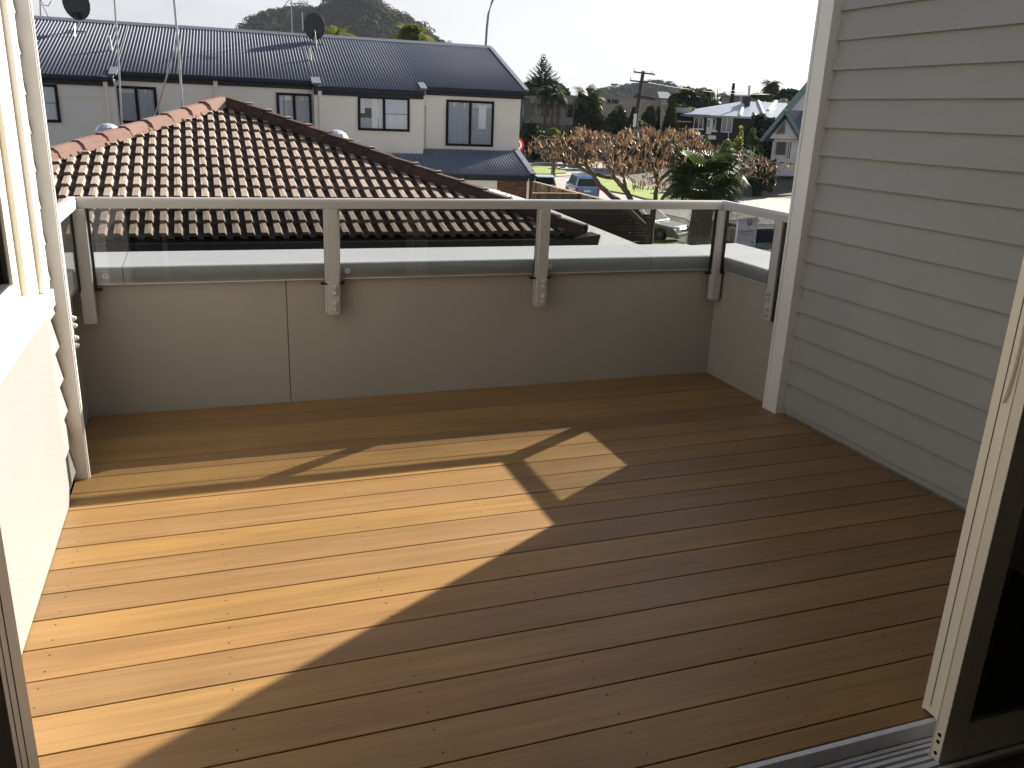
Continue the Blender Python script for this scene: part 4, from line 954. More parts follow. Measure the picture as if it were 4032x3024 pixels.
# ------------------------------------------------------------------ far buildings (each a box frame turned to the view)
def fbox(mb, x0, y0, x1, y1, D, depth, d0=0.0):
    """box whose front face spans the given pixels at depth D"""
    xm = (x0 + x1) / 2; a = at(x0, y1, D); b = at(x1, y1, D); top = at(xm, y0, D)[2]; bot = at(xm, y1, D)[2]
    a = np.array([a[0], a[1], bot]) - FH * d0; w = (b - a) @ RH
    return mb.prism([a, a + RH * w, a + RH * w + FH * depth, a + FH * depth], Zv * (top - bot))
def fb(name, x0, y0, x1, y1, D, depth, m, parent, d0=0.0): return fbox(MB(), x0, y0, x1, y1, D, depth, d0).build(name, m, parent)
def base(px, D): 
    p = at(px, 600, D); return (p[0], p[1], GZ + float(gh(p[0], p[1])))
def fwin(parent, x0, y0, x1, y1, D, fm, mull=1, glassm=None):
    m_ = MB(); t = 2.2
    fbox(m_, x0, y0, x1, y0 + t, D, .08, .09); fbox(m_, x0, y1 - t, x1, y1, D, .08, .09); fbox(m_, x0, y0 + t, x0 + t, y1 - t, D, .08, .09); fbox(m_, x1 - t, y0 + t, x1, y1 - t, D, .08, .09)
    for k in range(1, mull + 1):
        xm = x0 + (x1 - x0) * k / (mull + 1); fbox(m_, xm - t / 2, y0 + t, xm + t / 2, y1 - t, D, .08, .09)
    f = m_.build('window', fm, parent); fb('pane', x0 + t, y0 + t, x1 - t, y1 - t, D, .02, glassm or M['darkglass'], f, .04); return f
M['darkglass'] = mat('dark_window_glass', (0.02, 0.022, 0.026), rough=.06, spec=.9)
M['paleglass'] = mat('curtained_window_glass', (0.26, 0.29, 0.31), rough=.12, spec=.9, var=.3, vscale=.7)
M['inn'] = mat('inn_render_beige', (0.34, 0.285, 0.215), rough=.9, var=.05, vscale=.3)
M['inn2'] = mat('inn_grey_cladding', (0.16, 0.155, 0.145), rough=.85, var=.08, vscale=.5)
M['innf'] = mat('inn_fascia', (0.24, 0.23, 0.215), rough=.8)
Di = 98
inn = empty('motel', base(2300, Di), 'two storey beige and grey inn with flat roof and lettering on its upper wall', 'inn')
fb('wall', 2040, 384, 2338, 640, Di, 14, M['inn2'], inn); fb('fascia', 2040, 377, 2088, 386, Di, 1, M['innf'], inn, .5)
fb('upper_panel', 2086, 379, 2190, 409, Di, 1, M['innf'], inn, .9); fb('upper_panel', 2206, 377, 2330, 409, Di, 1, M['innf'], inn, .9)
fb('balcony_band', 2086, 461, 2190, 486, Di, 1, M['innf'], inn, .7); fb('balcony_band', 2198, 463, 2330, 494, Di, 1, M['innf'], inn, .7)
for (x0, y0, x1, y1, k) in ((2054, 411, 2064, 458, 0), (2104, 411, 2140, 460, 1), (2206, 412, 2228, 464, 0), (2231, 411, 2256, 466, 0), (2150, 412, 2186, 462, 1), (2098, 500, 2130, 560, 1), (2206, 494, 2250, 548, 2), (2270, 412, 2300, 466, 1)):
    fwin(inn, x0, y0, x1, y1, Di, M['innf'], k)
# angled gable wall with lettering
a = at(2338, 560, Di - 1.5); b = at(2592, 560, Di + 8); zt0 = at(2360, 385, Di - 1.5)[2]; zt1 = at(2592, 400, Di + 8)[2]
g0 = GZ - .5
mb = MB(); mb.prism([np.array([a[0], a[1], g0]), np.array([b[0], b[1], g0]), np.array([b[0], b[1], zt1]), np.array([a[0], a[1], zt0])], FH * 10); mb.build('lettered_wall', M['inn'], inn)
mb = MB(); mb.prism([np.array([a[0], a[1], zt0 + .004]), np.array([b[0], b[1], zt1 + .004]), np.array([b[0], b[1], zt1 + .25]), np.array([a[0], a[1], zt0 + .25])], FH * .4 - FH * .0); o = mb.build('coping', M['innf'], inn)
wd = np.array([b[0] - a[0], b[1] - a[1], 0]); wd /= np.linalg.norm(wd); wn_ = np.cross(wd, Zv)
tc_ = atpl(2409, 400, a, wn_)
text_mesh('lettering', 'OR INN', upx(23, Di), tc_ + wn_ * .06 * (1 if wn_ @ FH < 0 else -1), wd, Zv + wd * 0, M['ink'], inn, .04)
fb('sign_plate', 2490, 420, 2506, 427, Di - 3, .1, M['navy'], inn)

# house with blue-grey hip roof and black walls
M['bluer'] = mat('pale_blue_metal_roof', (0.25, 0.30, 0.38), rough=.4, spec=.7, var=.05, vscale=.5, stretch=(6, 1, 1))
M['blackwall'] = mat('black_stained_weatherboard', (0.012, 0.012, 0.014), rough=.6, spec=.3)
Dh = 84
bh_ = empty('bungalow', base(2850, Dh), 'black walled bungalow with pale blue metal hip roof and white windows', 'house')
fb('wall', 2723, 452, 3110, 640, Dh, 9, M['blackwall'], bh_); fb('wall', 2640, 458, 2722, 640, Dh + 2, 5, M['brick'], bh_)
e0 = at(2694, 449, Dh - .6); e1 = at(3130, 462, Dh - .6); r0 = at(2926, 400, Dh + 5.5); r1 = at(3098, 404, Dh + 5.5); 
e2 = e0 + FH * 13; e3 = e1 + FH * 13; zE = e0[2]; e1[2] = zE; e2[2] = zE; e3[2] = zE; r0[2] = r1[2] = (r0[2] + r1[2]) / 2
mb = MB(); mb.poly([e0, e1, r1, r0]); mb.poly([e0, r0, e2]); mb.poly([e2, r0, r1, e3]); mb.poly([e1, e3, r1]); mb.poly([e0 - Zv * .18, e1 - Zv * .18, e3 - Zv * .18, e2 - Zv * .18]); mb.poly([e0, e1, e1 - Zv * .18, e0 - Zv * .18]); mb.poly([e0, e2, e2 - Zv * .18, e0 - Zv * .18])
mb.build('roof', M['bluer'], bh_)
for (f0, f1) in ((.505, .02), (.73, .35),):
    p = e0 + (e1 - e0) * f0; q = r0 + (r1 - r0) * f1
    MB().tube([p + Zv * .05, q + Zv * .05], .16, 6).build('ridge_flashing', M['white'], bh_)
q = r0 + (r1 - r0) * .75; MB().tube([q + Zv * .1, e0 + (e1 - e0) * .70 + (q - e0 - (e1 - e0) * .70) * .45], .17, 6).build('ridge_flashing', M['white'], bh_)
MB().tube([r0 + (e0 - r0) * .3 - Zv * .35 + RH * 3, r0 + RH * 14 - Zv * .9], .05, 4).build('gutter_line', M['bluer'], bh_)
fb('fascia', 2696, 450, 2796, 456, Dh - .6, .1, M['innf'], bh_, .05)
fwin(bh_, 2729, 461, 2767, 508, Dh, M['white'], 1); fwin(bh_, 2781, 464, 2797, 512, Dh, M['white'], 0); fwin(bh_, 2800, 464, 2816, 512, Dh, M['white'], 0); fwin(bh_, 2837, 462, 2880, 521, Dh, M['white'], 1, M['paleglass'])
fb('porch_rail', 2720, 505, 2768, 511, Dh, .2, M['white'], bh_, .3); fb('porch_rail', 2790, 513, 2820, 519, Dh, .2, M['white'], bh_, .3)
fb('door', 2779, 464, 2799, 528, Dh, .05, M['white'], bh_, .06); fb('pane', 2785, 472, 2793, 500, Dh, .03, M['darkglass'], bh_, .13)
MB().tube([at(2868, 521, Dh - .2), at(2869, 560, Dh - .2)], .04, 6).build('downpipe', M['white'], bh_)
fb('steps', 2755, 533, 2818, 548, Dh - 1, .8, M['white'], bh_)
ch = fb('chimney', 2929, 378, 2953, 416, Dh + 3.5, 1.0, M['polewood'], bh_); MB().tube([at(2949, 380, Dh + 3.8), at(2951, 336, Dh + 3.8)], .12, 8).build('flue', M['galv'], ch)
fb('deck_wall', 2640, 424, 2722, 444, Dh + 1.5, .1, M['paleglass'], bh_, .3)
fb('deck_rail', 2655, 476, 2722, 481, Dh + 1.9, .1, M['white'], bh_, .3)

# a-frame house at the right
M['aqua'] = mat('aqua_barge_paint', (0.14, 0.22, 0.21), rough=.6)
M['lilac'] = mat('white_gable_cladding', (0.60, 0.60, 0.62), rough=.7)
M['navyr'] = mat('navy_steel_roof', (0.02, 0.035, 0.065), rough=.4)
Da = 62
DV = (FH * .60 + RH * .80)
af = empty('gabled_house', base(3100, Da), 'steep gabled white house with aqua barge boards at the right edge of the view', 'house')
ap = at(3093, 434, Da); l = at(2999, 546, Da); r = at(3166, 560, Da); l[2] = r[2] = (l[2] + r[2]) / 2
mb = MB(); mb.prism([l + RH * .5 + Zv * .1 - FH * -.5, r - RH * .3 + Zv * .1 + FH * .5, ap - Zv * .3 + FH * .5], DV * 9); mb.build('gable_wall', M['lilac'], af)
mb = MB(); q0 = at(3026, 690, Da + .9); q1 = at(3133, 690, Da + .9); q1[2] = q0[2]; mb.prism([q0, q1, q1 + DV * 9, q0 + DV * 9], Zv * (at(3080, 548, Da + .9)[2] - q0[2])); mb.build('wall', M['lilac'], af)
for (p, q) in ((ap, l), (ap, r)):
    d = (q - p) / np.linalg.norm(q - p); n = np.cross(d, FH); n *= np.sign(n[2]); e = q + d * .1
    mb = MB(); mb.prism([p + n * .08, e + n * .08, e - n * .14, p - n * .14], FH * .08); mb.build('barge_board', M['aqua'], af)
    mb = MB(); mb.prism([p + n * .07 + FH * .081, e + n * .07 + FH * .081, e - n * .05 + FH * .081, p - n * .05 + FH * .081], DV * 9.5); mb.build('roof_slope', M['navyr'], af)
mb = MB(); w_ = at(3052, 528, Da + .45); w2 = at(3090, 528, Da + .45); w3 = at(3092, 468, Da + .45); mb.prism([w_, w2, w3], -FH * .05); f = mb.build('window', M['innf'], af); mb = MB(); c_ = (w_ + w2 + w3) / 3; mb.prism([c_ + (q - c_) * .8 - FH * .051 for q in (w_, w2, w3)], -FH * .02); mb.build('pane', M['darkglass'], f)
fwin(af, 3048, 556, 3092, 612, Da + .9, M['lilac'], 0); fwin(af, 3093, 557, 3110, 628, Da + .9, M['white'], 1)
# upper gable behind
ap2 = at(3190, 318, Da + 6); l2 = at(3062, 470, Da + 6); r2 = at(3330, 470, Da + 6)
mb = MB(); mb.prism([l2, r2, ap2], DV * 8); mb.build('upper_gable', M['lilac'], af)
d = (l2 - ap2) / np.linalg.norm(l2 - ap2); n = np.cross(d, FH); n *= np.sign(n[2]); mb = MB(); mb.prism([ap2 + n * .16, l2 + n * .16, l2 - n * .22, ap2 - n * .22], -FH * .5); mb.build('barge_board', M['aqua'], af)
fb('upper_wall', 3100, 470, 3330, 640, Da + 6, 1, M['lilac'], af)
mb = MB(); p = at(3098, 436, Da + 1.2); q = at(3200, 436, Da + 1.2); mb.poly([p, q, at(3290, 600, Da + .6), at(3160, 560, Da + .6)]); mb.build('lean_roof', M['navyr'], af)

# more distant houses
def house(px0, py0, px1, py1, D, wm, rm, label, rise=10, wins=()):
    h = empty('distant_house', base((px0 + px1) / 2, D), label, 'house', 'houses far down the street')
    fb('wall', px0, py0, px1, 600, D, 8, wm, h)
    a = at(px0 - 4, py0 + 1, D - .4); b = at(px1 + 4, py0 + 1, D - .4); b[2] = a[2]; hz = upx(rise, D); q = (b - a)
    mb = MB(); mb.poly([a, b, b + FH * 4.5 - q * .15 + Zv * hz, a + FH * 4.5 + q * .15 + Zv * hz]); mb.poly([a, a + FH * 4.5 + q * .15 + Zv * hz, a + FH * 9]); mb.poly([b, b + FH * 9, b + FH * 4.5 - q * .15 + Zv * hz]); mb.poly([a, b, b + FH * 9, a + FH * 9]); mb.build('roof', rm, h)
    for w in wins: fwin(h, *w, D, M['white'], 1)
    return h
M['slate'] = mat('slate_blue_cladding', (0.09, 0.11, 0.14), rough=.7); M['orange'] = mat('terracotta_wall', (0.42, 0.20, 0.11), rough=.8); M['greygreen'] = mat('grey_green_cladding', (0.16, 0.19, 0.19), rough=.7)
house(2600, 385, 2652, 386, 130, M['innf'], M['slate'], 'distant blue grey house with tall gable beside the far hill', 26, ((2606, 396, 2622, 410), (2628, 396, 2644, 410)))
house(2816, 406, 2866, 407, 150, M['orange'], M['white'], 'distant orange walled house with a white roof edge', 8)
house(2868, 374, 2966, 375, 125, M['greygreen'], M['greygreen'], 'distant grey green two storey house behind the blue roof', 18, ((2874, 380, 2884, 398), (2912, 380, 2926, 396), (2934, 380, 2946, 396)))

# ------------------------------------------------------------------ fences
M['pal'] = mat('weathered_paling_timber', (0.085, 0.067, 0.045), rough=.9, rnd=.3, var=.2, vscale=5, bump=.3, bscale=30)
M['rail'] = mat('pale_fence_rail', (0.36, 0.27, 0.18), rough=.85, var=.1, vscale=3)
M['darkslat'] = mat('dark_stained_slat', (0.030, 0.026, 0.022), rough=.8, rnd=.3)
def paling_fence(p0, p1, zt, label, step=.118, zb=GZ, inner=1):
    p0 = np.array(p0, float); p1 = np.array(p1, float); d = p1 - p0; L = np.linalg.norm(d[:2]); d = np.array([d[0] / L, d[1] / L, 0]); n = np.array([-d[1], d[0], 0]) * inner
    f = empty('paling_fence', (p0[0], p0[1], zb), label, 'fence', 'timber fences behind the balustrade')
    k = 0; x = 0
    while x < L - .05:
        p = p0 + d * x; h = zt + R.uniform(-.012, .01); mb = MB(); mb.prism([(p[0], p[1], zb), tuple(np.array([p[0], p[1], zb]) + d * (step - .012)), tuple(np.array([p[0], p[1], zb]) + d * (step - .012) + n * .018), tuple(np.array([p[0], p[1], zb]) + n * .018)], (0, 0, h - zb)); mb.build('paling', M['pal'], f); x += step
    q = p0.copy(); q[2] = zt + .012; mb = MB(); mb.prism([q - n * .05, q - n * .05 + Zv * .035, q + n * .06 + Zv * .035, q + n * .06], d * L); mb.build('top_rail', M['rail'], f)
    for h in (.22, .95):
        q = p0.copy(); q[2] = zt - h; mb = MB(); mb.prism([q - n * .045, q - n * .001, q - n * .001 - Zv * .07, q - n * .045 - Zv * .07], d * L); mb.build('fence_rail', M['pal'], f)
    x = .1
    while x < L:
        q = p0 + d * x; q[2] = zb; mb = MB(); mb.prism([q - n * .046, q - n * .13, q - n * .13 + d * .09, q - n * .046 + d * .09], Zv * (zt - zb - .0)); mb.build('post', M['pal'], f); x += 1.75
zt = -1.62
fa = atz(2104, 718, zt); fb_ = atz(2368, 786, zt); fdir = (fb_ - fa) / np.linalg.norm(fb_ - fa)
paling_fence(fa - fdir * 1.5, fb_ + fdir * 2.2, zt, 'long weathered paling fence with pale top rail running past the blue van', inner=1)
f2a = atz(2098, 763, zt); f2b = atz(2282, 765, zt)
paling_fence(f2a, f2b, zt, 'short paling fence joining the long fence at a right angle', inner=1)
f3a = atz(2175, 812, zt - .1); f3b = atz(2480, 818, zt - .1)
paling_fence(f3a, f3b, zt - .1, 'shaded paling fence seen through the tinted glass above the dark slats', inner=1)
zs = -1.95
s0 = atz(2175, 847, zs); s1 = atz(2575, 852, zs); sd = s1 - s0; L = np.linalg.norm(sd); sd /= L; sn = np.cross(sd, Zv)
sf = empty('slatted_fence', (s0[0], s0[1], GZ), 'dark horizontal slat fence in deep shade behind the white flat roof', 'fence', 'timber fences behind the balustrade')
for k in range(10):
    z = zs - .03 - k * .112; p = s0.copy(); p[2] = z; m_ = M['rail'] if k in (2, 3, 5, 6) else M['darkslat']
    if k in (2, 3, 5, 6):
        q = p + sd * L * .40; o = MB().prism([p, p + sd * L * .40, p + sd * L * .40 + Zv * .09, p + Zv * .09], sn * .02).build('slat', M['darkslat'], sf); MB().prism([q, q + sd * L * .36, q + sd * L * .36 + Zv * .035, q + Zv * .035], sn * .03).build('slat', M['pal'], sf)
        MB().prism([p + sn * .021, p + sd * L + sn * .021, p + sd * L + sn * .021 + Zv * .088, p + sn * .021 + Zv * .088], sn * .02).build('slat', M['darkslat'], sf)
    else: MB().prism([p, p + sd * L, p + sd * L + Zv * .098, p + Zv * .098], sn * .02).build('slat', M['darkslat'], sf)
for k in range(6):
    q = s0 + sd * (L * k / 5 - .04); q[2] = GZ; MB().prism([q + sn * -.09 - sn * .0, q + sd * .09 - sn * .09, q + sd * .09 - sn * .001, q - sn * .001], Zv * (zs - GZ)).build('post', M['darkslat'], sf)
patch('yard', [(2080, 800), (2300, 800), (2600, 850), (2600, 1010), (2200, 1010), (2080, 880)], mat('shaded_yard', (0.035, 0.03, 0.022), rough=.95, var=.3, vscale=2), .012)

# ------------------------------------------------------------------ vehicles
M['tyre'] = mat('tyre_rubber', (0.012, 0.012, 0.012), rough=.75); M['rimm'] = mat('alloy_wheel', (0.45, 0.46, 0.48), rough=.3, metal=.8)
M['carglass'] = mat('car_window_glass', (0.010, 0.012, 0.014), rough=.1, spec=.35)
M['greenglass'] = mat('green_tint_car_glass', (0.10, 0.20, 0.15), rough=.05, spec=1.0, coat=.5)
M['lens'] = mat('headlight_lens', (0.55, 0.56, 0.58), rough=.08, spec=1.0, coat=1.0); M['redlens'] = mat('tail_lamp_lens', (0.35, 0.01, 0.01), rough=.15, coat=1.0)
M['chrome'] = mat('chrome', (0.6, 0.6, 0.62), rough=.12, metal=1.0)
def carpaint(n, c, me=.35): return mat(n, c, rough=.3, spec=.6, metal=me, coat=1.0)
def car(pos, hd, L, W, H, paint, name, label, style='wagon', gm=None, cat='car', racks=False, roofm=None):
    gm = gm or M['carglass']; a = np.array([math.sin(hd), math.cos(hd), 0]); s = np.array([math.cos(hd), -math.sin(hd), 0]); p0 = np.array([pos[0], pos[1], pos[2]])
    t = empty(name, tuple(p0), label, cat, 'vehicles parked along the street')
    def P(x, y, z): return p0 + a * x + s * y + Zv * z       # x forward, y right
    h = H; g = .14 * h
    if style == 'wagon': low = [(-.5, .24), (-.5, .40), (-.485, .56), (-.30, .60), (.13, .60), (.20, .585), (.43, .50), (.485, .42), (.50, .30), (.49, .18), (-.48, .18)]; top = [(-.475, .585), (-.42, .93), (-.34, .985), (.0, 1.0), (.04, .985), (.225, .60)]
    elif style == 'van': low = [(-.5, .2), (-.5, .45), (-.49, .58), (.30, .58), (.42, .54), (.48, .46), (.50, .30), (.49, .16), (-.49, .16)]; top = [(-.49, .575), (-.475, .92), (-.44, .98), (.12, 1.0), (.18, .975), (.33, .585)]
    else: low = [(-.5, .24), (-.5, .44), (-.485, .58), (.20, .60), (.43, .56), (.485, .48), (.50, .30), (.49, .18), (-.48, .18)]; top = [(-.48, .59), (-.455, .90), (-.42, .97), (.06, 1.0), (.10, .98), (.24, .61)]
    def loft(prof, widths, nm, m):
        mb = MB(); n = len(prof); ys = [-1, -.94, .94, 1]; vs = []
        for k, yy in enumerate(ys):
            for i, (x, z) in enumerate(prof):
                e = 0.985 if abs(yy) == 1 else 1.0; cx = sum(q[0] for q in prof) / n; cz = sum(q[1] for q in prof) / n
                vs.append(P((cx + (x - cx) * e) * L, yy * W / 2 * widths(z), (cz + (z - cz) * e) * h))
        fs = [tuple(range(n))[::-1], tuple(range(3 * n, 4 * n))]
        for k in range(3):
            for i in range(n): j = (i + 1) % n; fs.append((k * n + i, k * n + j, (k + 1) * n + j, (k + 1) * n + i))
        mb.add(vs, fs); return mb.build(nm, m, t, bevel=.012)
    body = loft(low, lambda z: .97 if z < .25 else (1.0 if z < .5 else .96), 'body', paint)
    tw_ = lambda z: .95 - .20 * max(0, (z - .58)) / .42
    cab = loft(top, tw_, 'cabin', roofm or paint)
    # windows: inset panels following the cabin sides, slightly proud
    n = len(top); xs0 = top[0][0] + .03; xs1 = top[-1][0] - .04
    def side(x0b, x1b, x0t, x1t, nm='side_window', m=None):
        for sg in (-1, 1):
            vs = []
            for (x, z) in ((x0b, .625), (x1b, .625), (x1t, .93), (x0t, .93)): vs.append(P(x * L, sg * (W / 2 * tw_(z) + .004), z * h))
            mb = MB(); mb.prism(vs, s * sg * .008); mb.build(nm, m or gm, t)
    rt0 = top[1][0] + .02; ft1 = top[-2][0] - .03
    m1 = xs0 + (xs1 - xs0) * .34; m2 = xs0 + (xs1 - xs0) * .62
    side(xs0, m1 - .008, rt0, m1 - .008); side(m1 + .008, m2 - .008, m1 + .008, m2 - .008); side(m2 + .008, xs1 - .01, m2 + .008, ft1)
    def endwin(p, q, nm, m, sg):
        (x0, z0), (x1, z1) = p, q; vs = []
        for (x, z, yy) in ((x0, z0, -1), (x0, z0, 1), (x1, z1, 1), (x1, z1, -1)): vs.append(P(x * L + sg * .012, yy * (W / 2 * tw_(z) - .07), z * h))
        mb = MB(); mb.prism(vs, a * sg * .008); mb.build(nm, m, t)
    f0, f1 = top[-1], top[-2]; endwin((f0[0] * .93 + f1[0] * .07, f0[1] * .93 + f1[1] * .07), (f1[0] * .93 + f0[0] * .07, f1[1] * .93 + f0[1] * .07), 'windscreen', gm, 1)
    f0, f1 = top[0], top[1]; endwin((f0[0] * .9 + f1[0] * .1, f0[1] * .9 + f1[1] * .1), (f1[0] * .92 + f0[0] * .08, f1[1] * .92 + f0[1] * .08), 'rear_window', M['carglass'], -1)
    wr = .205 * h if style != 'wagon' else .215 * h
    for x in (-.31, .32):
        for sg in (-1, 1):
            c = P(x * L, sg * (W / 2 - .09), wr); mb = MB(); mb.lathe(c, s * sg, [(wr * .96, -.02), (wr, .0), (wr, .08), (wr * .93, .10)], 24); w = mb.build('wheel', M['tyre'], t)
            mb = MB(); mb.lathe(c + s * sg * .101, s * sg, [(wr * .64, 0), (wr * .62, .004), (wr * .58, -.000)], 20); mb.build('rim', M['tyre'], w)
            mb = MB()
            for k in range(6):
                an = k * math.pi / 3; dv = a * math.cos(an) + Zv * math.sin(an); nv = np.cross(dv, s); mb.obox(c + s * sg * .110 + dv * wr * .33, dv, nv, s, wr * .30, wr * .085, .006)
            mb.lathe(c + s * sg * .107, s * sg, [(wr * .16, 0), (wr * .12, .012)], 12); mb.build('spokes', M['rimm'], w)
            mb = MB(); K = 18
            for k in range(K):
                a0, a1 = math.pi * k / K, math.pi * (k + 1) / K; q = lambda r_, an: P(x * L, sg * (W / 2 * .97 + .012), wr) + (a * math.cos(an) + Zv * math.sin(an)) * r_
                mb.quad(q(wr * 1.04, a0), q(wr * 1.16, a0), q(wr * 1.16, a1), q(wr * 1.04, a1))
            mb.build('wheel_arch', M['tyre'], t)
    for sg in (-1, 1):
        mb = MB(); mb.prism([P(.475 * L, sg * W * .46, .42 * h), P(.492 * L, sg * W * .27, .42 * h), P(.475 * L, sg * W * .27, .50 * h), P(.425 * L, sg * W * .47, .515 * h)], a * .03); mb.build('headlight', M['lens'], t)
        mb = MB(); mb.prism([P(-.502 * L, sg * W * .47, .38 * h), P(-.502 * L, sg * W * .38, .38 * h), P(-.500 * L, sg * W * .38, .56 * h), P(-.500 * L, sg * W * .47, .56 * h)], -a * .02); mb.build('tail_lamp', M['redlens'], t)
        mb = MB(); mb.obox(P(.16 * L, sg * (W / 2 + .06), .62 * h), a, s, Zv, .06, .07, .05); mb.build('mirror', paint, t, bevel=.01)
    mb = MB(); mb.obox(P(.505 * L, 0, .25 * h), a, s, Zv, .03, W * .44, .07); mb.build('bumper', paint, t, bevel=.01)
    mb = MB(); mb.obox(P(.508 * L, 0, .40 * h), a, s, Zv, .01, W * .22, .045); mb.build('grille', M['tyre'], t)
    mb = MB(); mb.obox(P(-.505 * L, 0, .27 * h), a, s, Zv, .03, W * .44, .08); mb.build('bumper', paint, t, bevel=.01)
    mb = MB(); mb.obox(P(-.516 * L, 0, .44 * h), a, s, Zv, .008, .20, .05); mb.build('number_plate', M['white'], t)
    if racks:
        for xx in (-.22, .05):
            mb = MB(); mb.tube([P(xx * L, -W * .42, h * 1.0 + .06), P(xx * L, W * .42, h * 1.0 + .06)], .022, 6)
            for sg in (-1, 1): mb.obox(P(xx * L, sg * W * .37, h * 1.0 + .02), a, s, Zv, .03, .03, .04)
            mb.build('roof_rack', M['white'], t)
    return t
GDUMMY = 0
def gpos(px, py, D): p = at(px, py, D); return (p[0], p[1], GZ + .02)
patch('driveway', [(2800, 838), (3200, 850), (3400, 1250), (2700, 1250), (2700, 1010), (2765, 930)], M['drive'], .012)  # dark ground patch painted in where shade lies round the black wagon
ang = math.atan2(*(fa - fb_)[:2])
car(gpos(2290, 760, 49.5), ang + .22, 3.5, 1.42, 1.46, carpaint('sky_blue_car_paint', (0.10, 0.22, 0.48), .2), 'parked_van', 'small blue van with pale roof parked behind the long paling fence', 'van', M['greenglass'], 'van', roofm=carpaint('pale_blue_roof_paint', (0.25, 0.38, 0.60), .2))
car(gpos(2128, 730, 50.5), ang + .2, 3.5, 1.42, 1.34, carpaint('dark_teal_car_paint', (0.015, 0.03, 0.035)), 'parked_car', 'dark car with white roof partly hidden by the garage corner', 'wagon', None, 'car', roofm=carpaint('white_car_roof', (0.7, 0.7, 0.7), 0))
car(gpos(2528, 900, 34.4), math.radians(148), 3.85, 1.5, 1.24, carpaint('silver_beige_car_paint', (0.38, 0.37, 0.34), .5), 'parked_car', 'silver station wagon parked beyond the balustrade glass with its front wheel showing', 'wagon')
car(gpos(2985, 950, 27.0), math.radians(176), 3.9, 1.62, 1.48, mat('black_car_paint', (0.004, 0.004, 0.005), rough=.6, spec=.15), 'parked_car', 'black wagon with silver roof racks behind the banner sign', 'suv', None, 'car', True)

# banner sign
Db = 21.5
bs = empty('banner_sign', tuple(atz(2940, 1100, GZ)), 'white banner sign with round emblem and turquoise foot behind the corner glass', 'sign')
b_ = at(2940, 1000, Db); bs.location = (b_[0], b_[1], GZ)
M['banner'] = mat('banner_white', (0.50, 0.50, 0.58), rough=.6); M['teal'] = mat('turquoise_print', (0.05, 0.32, 0.36), rough=.6); M['emb'] = mat('grey_blue_print', (0.09, 0.13, 0.22), rough=.6)
TL, TR, BR, BL = at(2908, 861, Db), at(2985, 853, Db), at(2973, 975, Db), at(2897, 985, Db)
mb = MB(); mb.prism([TL, TR, BR, BL], FH * .03); bo = mb.build('board', M['banner'], bs)
def onb(u, v): return TL * (1 - u) * (1 - v) + TR * u * (1 - v) + BR * u * v + BL * (1 - u) * v
mb = MB(); mb.prism([onb(0, .90), onb(1, .86), onb(1, 1), onb(0, 1)], -FH * .004); mb.build('turquoise_band', M['teal'], bo)
mb = MB(); mb.prism([onb(.60 + .13 * math.cos(k * math.pi / 8), .16 + .11 * math.sin(k * math.pi / 8)) for k in range(16)], -FH * .004); mb.build('emblem', M['emb'], bo)
mb = MB(); mb.prism([onb(.60 + .07 * math.cos(k * math.pi / 8) + .02, .13 + .03 * math.sin(k * math.pi / 8)) for k in range(16)], -FH * .006); mb.build('emblem_highlight', M['banner'], bo)
mb = MB()
for v, u0, u1, th_ in ((.42, .10, .90, .035), (.50, .14, .86, .012), (.56, .2, .8, .012)):
    u = u0
    while u < u1:
        w = R.uniform(.02, .05); mb.prism([onb(u, v), onb(min(u + w, u1), v), onb(min(u + w, u1), v + th_), onb(u, v + th_)], -FH * .003); u += w + R.uniform(.01, .022)
for u in (.12, .78): mb.prism([onb(u, .80), onb(u + .11, .79), onb(u + .11, .85), onb(u, .86)], -FH * .003)
u = .32
while u < .68: mb.prism([onb(u, .81), onb(u + .02, .81), onb(u + .02, .83), onb(u, .83)], -FH * .003); u += .035
mb.build('print_lines', M['emb'], bo)
MB().tube([TL + Zv * .0 - FH * .01, TR - FH * .01], .014, 6).build('top_bar', M['white'], bs)
for q in (TL, TR): MB().tube([np.array([q[0], q[1], GZ]) + FH * .06, q + FH * .06 + Zv * .02], .02, 6).build('post', M['white'], bs)

# ------------------------------------------------------------------ brown leaved tree
bt = empty('brown_leaf_tree', tuple(atz(2560, 1000, GZ)), 'spreading bare branched tree hung with dry brown leaves beyond the balustrade', 'tree')
Db0 = 27.0; b_ = at(2553, 1000, Db0); bt.location = (b_[0], b_[1], GZ)
main = [  # (pixel path, start radius)
    [(2553, 1040), (2556, 930), (2575, 820), (2588, 720), (2596, 640)],
    [(2556, 930), (2470, 760), (2420, 700), (2380, 620), (2330, 560), (2270, 520)],
    [(2556, 900), (2430, 790), (2360, 730), (2310, 650), (2250, 590), (2190, 560), (2130, 530)],
    [(2590, 720), (2650, 660), (2700, 600), (2740, 570)], [(2575, 820), (2640, 740), (2740, 690), (2860, 680), (2960, 700), (3020, 702)],
    [(2470, 760), (2440, 660), (2430, 590), (2440, 530)], [(2588, 720), (2560, 620), (2540, 560), (2510, 500), (2515, 470)],
    [(2380, 620), (2300, 600), (2230, 600), (2160, 585), (2070, 575)], [(2310, 650), (2250, 640), (2170, 620), (2110, 600), (2080, 560)], [(2650, 660), (2760, 640), (2850, 640), (2930, 650), (3060, 640), (3130, 645)],
    [(2596, 640), (2620, 570), (2650, 520), (2690, 505)], [(2420, 700), (2340, 690), (2280, 660), (2230, 655), (2180, 665)], [(2330, 560), (2300, 520), (2240, 500)], [(2540, 560), (2480, 540), (2450, 510)], [(2700, 600), (2760, 580), (2790, 560)]]
tw_pts = []; mb = MB()
